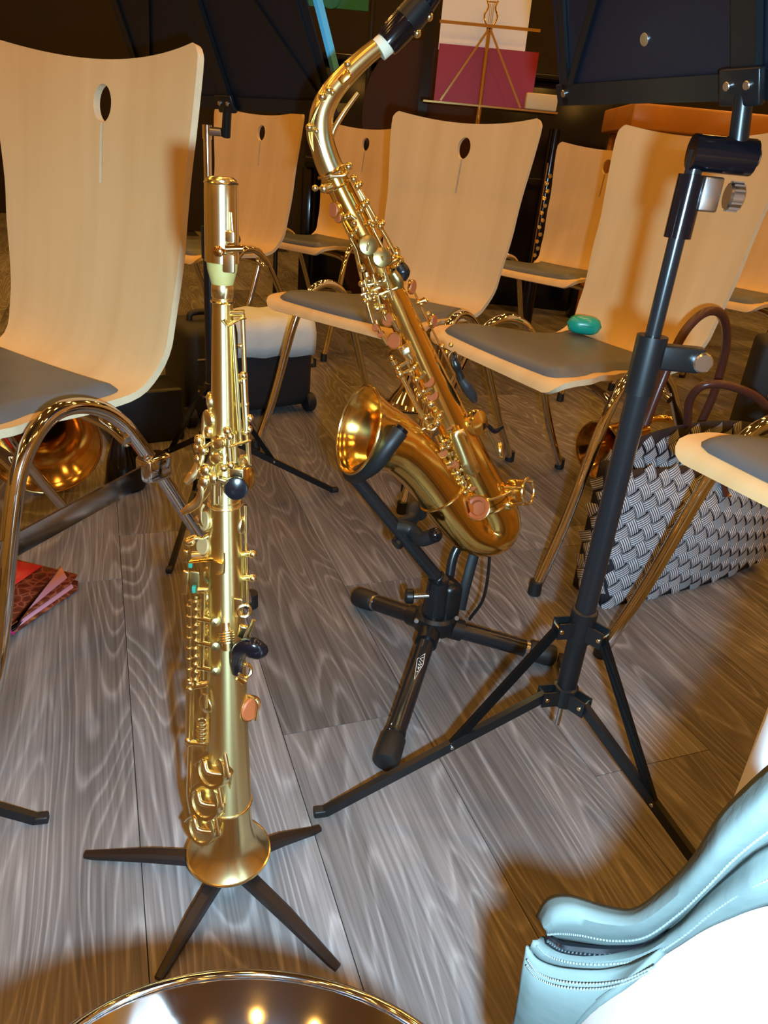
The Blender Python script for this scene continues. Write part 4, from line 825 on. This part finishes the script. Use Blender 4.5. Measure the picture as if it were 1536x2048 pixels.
# ------------------------------------------------------------------ turquoise case on the chair
tc_ = atz(1168, 652, 0.450); tq = thing('glasses_case', (tc_.x, tc_.y, 0.432), 'small turquoise glossy oblong case lying on a grey chair seat', 'case')
a_ = math.radians(-15)
rows = []
for i in range(13):
    t = -1 + i / 6; x = 0.040 * t; rr = (1 - abs(t) ** 3.2) ** 0.5 if abs(t) < 1 else 0.02
    wv, hv = 0.026 * rr * (1 - .12 * t), 0.021 * rr
    rows.append([Vector((tc_.x, tc_.y, 0.4525)) + rotz(a_) @ Vector((x, wv * math.copysign(abs(math.cos(q)) ** .75, math.cos(q)), hv * math.copysign(abs(math.sin(q)) ** .75, math.sin(q)))) for q in [2 * PI * j / 20 for j in range(20)]])
G().grid(rows, cu=True, flip=True).obj('shell', 'teal', tq, angle=70)
G().tube([Vector((tc_.x, tc_.y, 0.4545)) + rotz(a_) @ Vector((0.0385 * math.cos(q) * 1.0, 0.0262 * math.sin(q), 0)) for q in [PI * 2 * j / 40 for j in range(41)]], 0.0008, 6).obj('seam', 'screen', tq)

# ------------------------------------------------------------------ woven tote bag
T0 = Vector((0.450, 1.235, 0)); TU = Vector((0.87, 0.49, 0)).normalized(); TB = Vector((-TU.y, TU.x, 0))
TLn, THt, TD = 0.48, 0.285, 0.090
tote = thing('tote_bag', T0 + TU * .25 + TB * .07, 'black and silver basketweave tote bag with brown handles on the floor', 'bag')
def tfront(u, v, off=0.0):    # u 0..1 along, v 0..1 up, outer face
    s_ = math.sin(PI * u); bul = 0.030 * s_ * math.sin(PI * min(v * .9 + .08, 1))
    zz = v * THt * (1 - .05 * s_ * v) + 0.045 * max(0, u - .5) ** 2 * 4 * (1 - v) * .6
    lean = 0.035 * (1 - v) * 0.0 + 0.030 * v
    return T0 + TU * (TLn * u + 0.0) + TB * (lean - bul - off) + Vector((0, 0, zz + .002)) - TU * 0.03 * v * (0.5 - u)
def tback(u, v, off=0.0):
    s_ = math.sin(PI * u); return T0 + TU * (TLn * u) + TB * (TD - 0.010 * v - off) + Vector((0, 0, v * (THt + .055 * s_ ** .6) + .002)) - TU * 0.03 * v * (0.5 - u)
g = G(); nu, nv_ = 20, 10
fr_ = [[tfront(i / nu, j / nv_) for i in range(nu + 1)] for j in range(nv_ + 1)]; bk_ = [[tback(i / nu, j / nv_) for i in range(nu + 1)] for j in range(nv_ + 1)]
solid(G().grid(fr_).obj('front_panel', 'weavebase', tote), 0.004); solid(G().grid(bk_).obj('back_panel', 'weavebase', tote), 0.004)
for u in (0, 1):
    rows = []
    for j in range(nv_ + 1):
        a, b = tfront(u, j / nv_), tback(u, j / nv_); m_ = a.lerp(b, .5) + TU * (0.035 * (j / nv_) - .004) * (1 if u == 0 else -1); rows.append(cr([a, m_, b], 4))
    solid(G().grid(rows).obj('side_gusset', 'weavebase', tote), 0.004)
solid(G().grid([[tfront(i / nu, 0) for i in range(nu + 1)], [tback(i / nu, 0) for i in range(nu + 1)]]).obj('bottom_panel', 'weavebase', tote), 0.004)
TS = 0.0262
def tilemesh(mn):
    rows = []
    for j in range(5):
        row = []
        for i in range(5):
            x, y = -.5 + i / 4, -.5 + j / 4; row.append(Vector((x * TS * 1.16, y * TS * .84, 0.0032 * (1 - (2 * x) ** 2 * .92))))
        rows.append(row)
    return G().grid(rows).mesh('weave_strap', mn)
tm1, tm2 = tilemesh('weave'), tilemesh('weaveplain')
def tiles(fn, L_, H_, sign, umin, umax, vmin, vmax, panel):
    cnt = 0; ang = math.radians(28)
    for i in range(-30, 40):
        for j in range(-30, 30):
            uu = (i * math.cos(ang) - j * math.sin(ang)) * TS + .01; vv = (i * math.sin(ang) + j * math.cos(ang)) * TS + .005
            u, v = uu / L_, vv / H_
            if not (umin < u < umax and vmin < v < vmax): continue
            p = fn(u, v); du = fn(min(u + .02, 1), v) - fn(max(u - .02, 0), v); dv = fn(u, min(v + .03, 1)) - fn(u, max(v - .03, 0))
            du.normalize(); nrm = du.cross(dv).normalized() * sign
            a = (du * math.cos(ang) + nrm.cross(du) * math.sin(ang) * sign).normalized()
            if (i + j) % 2: a = nrm.cross(a)
            b = nrm.cross(a)
            o = bpy.data.objects.new('weave_strap', tm1 if u < .46 + .08 * math.sin(i * 7.1) or (i + j) % 2 else tm2); COL.objects.link(o)
            q = p + nrm * 0.0022
            q = q - tote.location
            o.matrix_basis = Matrix(((a.x, b.x, nrm.x, q.x), (a.y, b.y, nrm.y, q.y), (a.z, b.z, nrm.z, q.z), (0, 0, 0, 1))); o.parent = tote; cnt += 1
    return cnt
nt = tiles(tfront, TLn, THt, 1, .0, 1.0, .015, .975, None)
nt += tiles(tback, TLn, THt, 1, .02, .98, .60, .965, None)     # inner face of the back panel above the front edge
tiles(lambda u, v: tback(0, v).lerp(tfront(0, v), u) + TU * (0.035 * v - .004) * 4 * u * (1 - u), TD, THt, 1, .0, 1.0, .02, .95, None)
hd1 = [at(1290, 850, 1.33), at(1325, 760, 1.34), at(1365, 670, 1.36), at(1410, 625, 1.38), at(1445, 632, 1.42), at(1452, 690, 1.46), at(1430, 780, 1.48), at(1400, 850, 1.49)]
G().tube(cr(hd1, 6), 0.0085, 14).obj('handle', 'brown', tote)
hd2 = [at(1375, 850, 1.40), at(1380, 800, 1.38), at(1410, 770, 1.36), at(1470, 775, 1.36), at(1530, 810, 1.38), at(1580, 900, 1.42)]
G().tube(cr(hd2, 6), 0.008, 14).obj('handle', 'brown', tote)
tab = G().tube(cr([tfront(.50, 1.0, .004), tfront(.52, .9, .010), tfront(.535, .78, .012)], 5), [0.009, 0.010, 0.0125], 14, flat=.5).obj('handle_tab', 'brown', tote)
G().ball(tfront(.535, .79, .020), 0.004, 12).obj('rivet', 'oldbrass', tab)

# ------------------------------------------------------------------ black trolley case with towel
cx, cy = -0.49, 2.22; ra = math.radians(38)
case = thing('trolley_case', (cx, cy, 0), 'black nylon wheeled case with white towel over it, under the back chairs', 'case', rz=0)
def ck_(x, y, z): return Vector((cx, cy, 0)) + rotz(ra) @ Vector((x, y, z))
G().box(ck_(0, 0, 0.155), (0.42, 0.20, 0.27), rotz(ra), bev=0.03).obj('body', 'casecloth', case)
for s_ in (-1, 1): G().cyl(ck_(s_ * .20, -.09, .03), rotz(ra) @ Vector((1, 0, 0)), 0.03, 0.03, 24).obj('wheel', 'rubber', case)
G().tube(cr([ck_(-.16, 0, .288), ck_(-.15, 0, .31), ck_(-.09, 0, .31), ck_(-.08, 0, .288)], 5), .009, 10).obj('grip', 'rubber', case)
G().tube([ck_(-.18, -.1015, .2), ck_(.18, -.1015, .2)], .003, 8).obj('zip', 'steel', case)
G().ball(ck_(.213, -.02, .10), .03, 16, (.3, .8, 1.2)).obj('side_badge', 'towel', case)
rows = []
for j, (yy, zz) in enumerate(((.119, .22), (.118, .26), (.105, .297), (.03, .301), (-.05, .301), (-.100, .297), (-.116, .272), (-.118, .235), (-.118, .20))):
    rows.append([ck_(-.06 + .262 * i / 12, yy + .002 * math.sin(i * 2.1 + j), zz + .003 * math.sin(i * 1.3) - (.012 * (i / 12) if j > 5 else 0)) for i in range(13)])
tw = solid(G().grid(rows).obj('towel', 'towel', None, 60), 0.006, 1); tag(tw, 'folded white towel draped over the black wheeled case', 'towel')
# small black box near the first chair
bx = Vector((-0.70, 1.92, 0)); bb = thing('black_gear_box', bx, 'small black box with raised flap beside the beech chair leg', 'box')
G().box(bx + Vector((0, 0, .075)), (.20, .14, .15), rotz(.6), bev=.008).obj('body', 'black', bb)
G().box(bx + Vector((-.03, -.02, .165)), (.10, .08, .05), rotz(.6), bev=.006).obj('flap', 'ebony', bb)
# black case on the right floor
bx = Vector((1.28, 2.25, 0)); bb = thing('instrument_case', bx, 'black upright instrument case on the floor under the far right chairs', 'case')
G().box(bx + Vector((0, 0, .19)), (.38, .16, .36), rotz(-.25), bev=.02).obj('body', 'casecloth', bb)
for s_ in (-1, 1):
    G().box(bx + rotz(-.25) @ Vector((s_ * .12, -.085, .22)), (.03, .01, .03), rotz(-.25), bev=.002).obj('latch', 'brassrivet', bb)
G().tube(cr([bx + rotz(-.25) @ Vector(p) for p in ((-.06, -.085, .30), (-.05, -.11, .30), (.05, -.11, .30), (.06, -.085, .30))], 5), .006, 10).obj('grip', 'rubber', bb)

# ------------------------------------------------------------------ other brass instruments behind
def horn(name, base, ax, L_, R_, r0, m, label, cat):
    b = Vector(base); ax = Vector(ax).normalized(); t = thing(name, (b.x, b.y, b.z), label, cat)
    prof = [(r0 + (R_ - r0) * (0.10 * q + 0.90 * q ** 4), L_ * (1 - q)) for q in [i / 16 for i in range(17)]]
    bl = G().lathe(prof + [(R_ * .97, .002), (R_ * .86, L_ * .05), (R_ * .55, L_ * .2)], b, ax, 40).obj('bell', m, t)
    G().ring(b, ax, R_, .003, 40, 8).obj('rim', m, bl)
    e = b + ax * L_; a_, b_, _ = frame(ax)
    G().tube(cr([e - ax * .01, e + ax * .08, e + ax * .15 + a_ * .03, e + ax * .15 + a_ * .09, e + ax * .06 + a_ * .11, e - ax * .10 + a_ * .11], 6), [r0, r0 * .95, r0 * .9, r0 * .8, r0 * .75, r0 * .7], 14).obj('tubing', m, t)
    for q in range(3): G().tube([e + a_ * .05 + b_ * (.028 * (q - 1)) - ax * .10, e + a_ * .05 + b_ * (.028 * (q - 1)) + ax * .02], .012, 14).obj('valve', m, t)
    return t
horn('flared_horn', (0.055, 2.43, 0.004), (0.02, 0.02, 1), 0.26, 0.088, 0.016, 'tin', 'bright metal horn standing on its bell beneath the chair behind the curved saxophone', 'horn')
horn('brass_horn', (-0.77, 1.50, 0.125), (-0.45, 0.88, 0), 0.30, 0.120, 0.020, 'oldbrass', 'brass horn lying under the chair next to a black mute', 'horn')
horn('brass_horn', (0.57, 1.90, 0.09), (0.8, 0.55, 0.05), 0.24, 0.080, 0.014, 'oldbrass', 'brass horn lying on the floor under the turquoise case chair', 'horn')
mu = thing('mute', (-0.625, 1.58, 0), 'black cone shaped mute standing next to the brass horn', 'mute')
G().lathe([(0.045, 0), (0.047, .01), (0.038, .07), (0.02, .13), (0.012, .15), (0.0005, .152)], (-0.625, 1.58, 0), (0, 0, 1), 28, cap0=True).obj('cone', 'ebony', mu); G().ring((-0.625, 1.58, .012), (0, 0, 1), .046, .002, 28, 6).obj('base_ring', 'black', mu)
# clarinet-like woodwind glinting between the chairs
wx, wy = 0.66, 4.05; cwl = thing('bassoon', (wx, wy, 0), 'dark woodwind with silver keys leaning upright between the back row chairs', 'instrument')
G().tube([(wx, wy, .0), (wx, wy, .95)], [.04, .032], 18).obj('body', 'ebony', cwl)
for q in range(14): G().cyl((wx - .01 + .01 * (q % 2), wy - .040, .30 + q * .034), (.15, -1, .2), .011, .01, 12).obj('key', 'brass_hi' if q % 3 else 'steel', cwl)
G().tube([(wx - .02, wy - .042, .28), (wx - .02, wy - .036, .80)], .004, 8).obj('key_rod', 'oldbrass', cwl)

# ------------------------------------------------------------------ far wire music stand with crimson folder
fx, fy = 0.20, 2.95; fs = thing('wire_music_stand', (fx, fy, 0), 'thin gold wire music stand carrying a crimson folder and white sheets', 'music stand')
G().tube([(fx, fy, .25), (fx, fy, 1.19)], [.009, .007], 12).obj('pole', 'oldbrass', fs)
for q in range(3):
    an = 2 * PI * q / 3 + .4; G().bar((fx, fy, .28), (fx + .3 * math.cos(an), fy + .3 * math.sin(an), .004), .012, .006).obj('leg', 'oldbrass', fs)
for s_ in (-1, 1): G().bar((fx, fy - .02, 1.18), (fx + s_ * .14, fy - .02, .955), .007, .004, up=(0, 1, 0)).obj('desk_arm', 'oldbrass', fs)
G().bar((fx - .17, fy - .018, 1.185), (fx + .17, fy - .018, 1.185), .004, .009).obj('cross_arm', 'oldbrass', fs)
G().bar((fx - .2, fy + .01, .948), (fx + .27, fy + .01, .948), .10, .006).obj('ledge', 'oldbrass', fs)
ly = G().tube(cr([(fx - .012, fy, 1.19), (fx - .022, fy, 1.215), (fx - .012, fy, 1.24), (fx - .018, fy, 1.26)], 5), .003, 8).tube(cr([(fx + .012, fy, 1.19), (fx + .022, fy, 1.215), (fx + .012, fy, 1.24), (fx + .018, fy, 1.26)], 5), .003, 8)
for q in (-.006, 0, .006): ly.rod((fx + q, fy, 1.195), (fx + q, fy, 1.25), .001, 6)
ly.bar((fx - .018, fy, 1.255), (fx + .018, fy, 1.255), .004, .004).box((fx, fy, 1.18), (.02, .014, .02)); ly.obj('lyre_finial', 'oldbrass', fs)
fo = G().box((fx + .01, fy + .030, 1.0405), (.345, .012, .175)).obj('music_folder', 'crimson'); tag(fo, 'crimson folder resting on the gold wire music stand', 'folder')
for i, (dx, dz, wv) in enumerate(((-.08, 1.24, .17), (.06, 1.22, .15))):
    sh_ = G().box((fx + dx, fy + .045 + .006 * i, dz), (wv, .002, .26), Matrix.Rotation(-.10, 3, 'X')).obj('sheet_music', 'white'); tag(sh_, ('wide' if i == 0 else 'narrow') + ' white music sheet standing behind the crimson folder', 'sheet music')
bxp = G().box((0.408, 2.922, .977), (.11, .03, .05), rotz(.05), bev=.004).obj('reed_box', 'beige'); 
tag(bxp, 'small beige box standing on the stand ledge beside the crimson folder', 'box')
# dark upright piano and stage furniture behind the chairs
pn = thing('upright_piano', (0.2, 4.75, 0), 'black upright piano behind the back row of chairs', 'piano')
G().box((0.2, 4.80, .60), (1.7, .35, 1.2), bev=.01).obj('case', 'ebony', pn); G().box((0.2, 4.77, 1.215), (1.76, .46, .03), bev=.006).obj('lid', 'ebony', pn)
G().box((0.2, 4.50, .70), (1.62, .28, .06), bev=.01).obj('key_shelf', 'ebony', pn)
for s_ in (-1, 1): G().box((0.2 + s_ * .80, 4.45, .34), (.06, .10, .68), bev=.006).obj('leg', 'ebony', pn)
tb = thing('wooden_table', (1.62, 3.75, 0), 'amber varnished wooden table behind the chairs on the right', 'table')
G().box((1.62, 3.75, 1.0), (1.5, .55, .10), bev=.01).obj('table_top', 'amberwood', tb)
for sx in (-1, 1):
    for sy in (-1, 1): G().box((1.62 + sx * .68, 3.75 + sy * .22, .475), (.06, .06, .95), bev=.005).obj('leg', 'amberwood', tb)
bk = thing('string_bass', (0.0, 3.72, 0), 'dark amber string bass body leaning behind the wire music stand', 'instrument')
dn = thing('stage_banner', (-0.50, 4.15, 0), 'hanging teal banner with orange patches behind the black piano side', 'banner')
G().box((-0.50, 4.15, 1.52), (.40, .01, .30)).obj('cloth', 'screen', dn)
for q, (dx, dz) in enumerate(((-.10, 1.50), (.02, 1.46), (.10, 1.56))): G().cyl((-0.5 + dx, 4.143, dz - .05), (0, 1, 0), .045, .004, 20).obj('patch', 'orange' if q != 1 else 'screen', dn)
G().rod((-.72, 4.15, 1.68), (-.28, 4.15, 1.68), .008, 8).rod((-.72, 4.15, 0), (-.72, 4.15, 1.68), .012, 10).rod((-.28, 4.15, 0), (-.28, 4.15, 1.68), .012, 10).obj('frame', 'black', dn)
g = G(); out = [(0.0, .12), (.24, .14), (.32, .30), (.30, .48), (.20, .62), (.20, .74), (.26, .88), (.24, 1.06), (.14, 1.19), (.0, 1.22)]
oc = [p for p in cr([(x, z, 0) for x, z in out], 5)]
poly = [(p.x, p.y) for p in oc] + [(-p.x, p.y) for p in oc[-2:0:-1]]
g.prism(poly, .18, (0.0, 3.75, 0), (1, 0, 0), (0, 0, 1)); g.obj('body', 'darkwood', bk)
G().bar((0.0, 3.645, .80), (0.0, 3.66, 1.85), .04, .03, up=(0, 1, 0)).obj('neck', 'ebony', bk); G().rod((0.0, 3.75, 0), (0.0, 3.75, .13), .006, 8).obj('end_pin', 'steel', bk)
G().box((0.0, 3.63, .55), (.16, .02, .10), bev=.004).obj('bridge', 'amberwood', bk)

# ------------------------------------------------------------------ red folder with pink papers, lower left
zf = 0.02
fd = thing('document_folder', (-0.70, 1.08, 0), 'red folder with dark scaly cover and pink papers lying on the floor', 'folder')
p1, p2, p3, p4 = atz(0, 1112, .02), atz(155, 1150, .02), atz(150, 1180, .004), atz(0, 1285, .004)
q1 = p1 + (p1 - p2) * .8 ; q4 = p4 + (p4 - p3) * .45
def sheet(name, pts, m, th=.002): return solid(G().add(pts, [tuple(range(len(pts)))]).obj(name, m, fd), th)
cov = sheet('cover', [p2, p1, q1, q4 + Vector((0, 0, .014)), p4 + Vector((0.0, 0, .014)), p3 + Vector((-.005, 0, .014))][::-1], 'scales')
a, b = atz(0, 1115, .0225), atz(85, 1132, .0225); c, d = atz(0, 1190, .0225), q1.lerp(a, .2) + Vector((0, 0, .0025))
sheet('red_panel', [a, d, d.lerp(c, .8), c, b], 'red', .0012)
for k in range(3):
    h = .005 + .004 * k; sheet('paper', [p3 + Vector((-.002 - .006 * k, .004 * k, h)), p2 + Vector((-.03, .002, h)), p4 + Vector((.012, .03, h)), q4 + Vector((0, .02, h)), p4 + Vector((0, 0, h)) + Vector((0.0, .0, 0))], 'pink', .0015)
sheet('back_cover', [p3 + Vector((.004, 0, 0)), p2 + Vector((0, 0, -.014)), q1 + Vector((0, 0, -.015)), q4], 'scales')
G().tube(cr([atz(0, 1247, .024), atz(14, 1258, .024), atz(28, 1268, .012)], 4), .0018, 8).obj('elastic', 'magenta', fd)

# ------------------------------------------------------------------ silver saxophone bell in front of the photographer
bn = Vector((0.05, 0.50, 0.865)).normalized(); bc_ = Vector((-0.026, 0.162, 0.403))
tb_ = thing('silver_saxophone', bc_ - bn * .25, 'silver plated saxophone bell, wide mirror-bright mouth facing up', 'saxophone')
G().lathe([(0.1020, .000), (0.1035, -.002), (0.1030, -.005), (0.094, -.012), (0.079, -.03), (0.063, -.06), (0.055, -.10), (0.049, -.16), (0.045, -.22)], bc_, bn, 72).obj('bell', 'silver', tb_)
G().lathe([(0.1015, .0005), (0.092, -.010), (0.077, -.028), (0.061, -.06), (0.053, -.10), (0.047, -.16), (0.043, -.22)], bc_, bn, 72).obj('bell_interior', 'silver', tb_)
G().ring(bc_, bn, 0.1020, .0028, 80, 10).obj('bell_rim', 'silver', tb_)
e = bc_ - bn * .22; G().tube(cr([e + bn * .005, e - bn * .05, e - bn * .09 + Vector((.02, -.04, 0)), e - bn * .07 + Vector((.03, -.10, .02)), e + Vector((.03, -.13, .08))], 6), [.044, .042, .039, .036, .033], 28).obj('bow', 'silver', tb_)

# ------------------------------------------------------------------ white garment and pale blue zipped jacket hem, lower right
wc = thing('white_garment', (0.42, 0.20, 0), 'bright white cloth garment bulging beneath the pale blue zipped hem', 'clothing')
pth = [Vector((0.390, 0.29, 0.700)), Vector((0.386, 0.289, 0.695)), Vector((0.380, 0.287, 0.665)), Vector((0.372, 0.285, 0.61)), Vector((0.366, 0.28, 0.52)), Vector((0.356, 0.265, 0.36)), Vector((0.31, 0.26, 0.20)), Vector((0.30, 0.25, 0.02))]
pc_ = cr(pth, 6); rr_ = lerps([.02, .075, .118, .135, .142, .145, .15, .15], len(pc_))
g = G(); rows = []
for i, (p, r) in enumerate(zip(pc_, rr_)):
    rows.append([p + Vector((math.cos(q), math.sin(q), 0)) * r * (1 + .018 * math.sin(5 * q + .25 * i) + .012 * math.sin(9 * q - .4 * i)) for q in [2 * PI * j / 48 for j in range(48)]])
g.grid(rows, cu=True, flip=True); g.f.append(tuple(range(48))); g.mi.append(0)
g.obj('cloth', 'whitecloth', wc, 80)
jk = thing('jacket_hem', (0.2, 0.25, 0.2), 'pale blue suede jacket hem with open zip and double stitching', 'jacket')
def rowpts(pts, Y): return [at(x, y, Yv) for (x, y), Yv in zip(pts, Y)]
UP = [(1600, 1490), (1520, 1555), (1445, 1632), (1392, 1715), (1335, 1775), (1270, 1822), (1205, 1815), (1140, 1795), (1098, 1800), (1076, 1835)]
UM = [(1600, 1560), (1520, 1620), (1455, 1680), (1400, 1745), (1345, 1800), (1275, 1846), (1210, 1846), (1150, 1832), (1115, 1835), (1090, 1852)]
MD = [(1600, 1640), (1520, 1690), (1462, 1735), (1405, 1790), (1350, 1840), (1290, 1882), (1225, 1893), (1165, 1886), (1122, 1878), (1092, 1868)]
YU = [.215, .225, .235, .245, .255, .262, .268, .272, .274, .275]
surf1 = [rowpts(UP, [v + .012 for v in YU]), rowpts(UM, [v - .006 for v in YU]), rowpts(MD, [v + .004 for v in YU])]
def dens(rows, n=5):
    R = [cr(r, n) for r in rows]; return list(map(list, zip(*[cr(c, 4) for c in map(list, zip(*R))])))
def patch(name, rows, parent=jk): 
    o = G().grid(dens(rows)).obj(name, 'suede', parent, 80); return solid(o, .0035, 0)
patch('upper_flap', surf1)
ML = [(1600, 1665), (1520, 1705), (1465, 1750), (1412, 1800), (1362, 1850), (1300, 1893), (1235, 1903), (1160, 1903), (1110, 1893), (1082, 1876)]
LM = [(1600, 1735), (1520, 1765), (1468, 1790), (1412, 1825), (1352, 1872), (1290, 1908), (1225, 1922), (1150, 1922), (1095, 1908), (1068, 1884)]
LO = [(1600, 1790), (1520, 1808), (1462, 1830), (1405, 1855), (1345, 1892), (1285, 1925), (1215, 1938), (1140, 1940), (1085, 1925), (1058, 1895)]
patch('lower_flap', [rowpts(ML, [v + .000 for v in YU]), rowpts(LM, [v - .010 for v in YU]), rowpts(LO, [v - .006 for v in YU])])
H0 = [(1330, 1900), (1260, 1932), (1190, 1940), (1120, 1935), (1075, 1918), (1055, 1890)]; H1 = [(1262, 1962), (1210, 1985), (1160, 1992), (1105, 1985), (1068, 1968), (1046, 1945)]; H2 = [(1190, 2010), (1155, 2040), (1120, 2050), (1085, 2046), (1055, 2035), (1035, 2015)]; H3 = [(1120, 2080), (1100, 2110), (1080, 2120), (1060, 2115), (1040, 2105), (1020, 2090)]
YH = [.250, .254, .258, .262, .266, .272]
patch('front_panel', [rowpts(H0, [v - .004 for v in YH]), rowpts(H1, [v - .010 for v in YH]), rowpts(H2, [v - .008 for v in YH]), rowpts(H3, YH)])
# dark zip opening between the flaps with teeth
zl = [(1350, 1846), (1290, 1890), (1225, 1900), (1165, 1897), (1120, 1890), (1092, 1873)]
zp = cr([at(x, y, .262 + .002 * i) for i, (x, y) in enumerate(zl)], 6)
zt = G().tube([p + Vector((0, -.0015, .0005)) for p in zp], .0032, 8).obj('zip_tape', 'ebony', jk)
tg = G()
for i, p in enumerate(zp[8:]): tg.box(p + Vector((0, -.0042, .0022)), (.0010, .0010, .0014))
tg.obj('zip_teeth', 'steel', zt)['kind'] = 'stuff'
def stitch(rows, fr_, name):
    g = G(); r0, r1 = [cr(r, 10) for r in rows]
    P_ = [a.lerp(b, fr_) + Vector((0, -.0034, .0012)) for a, b in zip(r0, r1)]
    for i in range(0, len(P_) - 1): g.rod(P_[i], P_[i].lerp(P_[i + 1], .62), .0006, 6)
    o = g.obj(name, 'stitch', jk); o['kind'] = 'stuff'
stitch([surf1[0], surf1[1]], .45, 'stitching'); stitch([surf1[1], surf1[2]], .55, 'stitching')
stitch([rowpts(ML, [v - .003 for v in YU]), rowpts(LM, [v - .011 for v in YU])], .8, 'stitching'); stitch([rowpts(H0, [v - .008 for v in YH]), rowpts(H1, [v - .012 for v in YH])], .35, 'stitching'); stitch([rowpts(H0, [v - .008 for v in YH]), rowpts(H1, [v - .012 for v in YH])], .55, 'stitching')

for o in bpy.data.objects:
    if '_o' in o: del o['_o']
print('shell', len(proto.children[0].data.polygons) if proto.children else 0); print('planks', planks, 'tiles', nt, 'objects', len(bpy.data.objects))
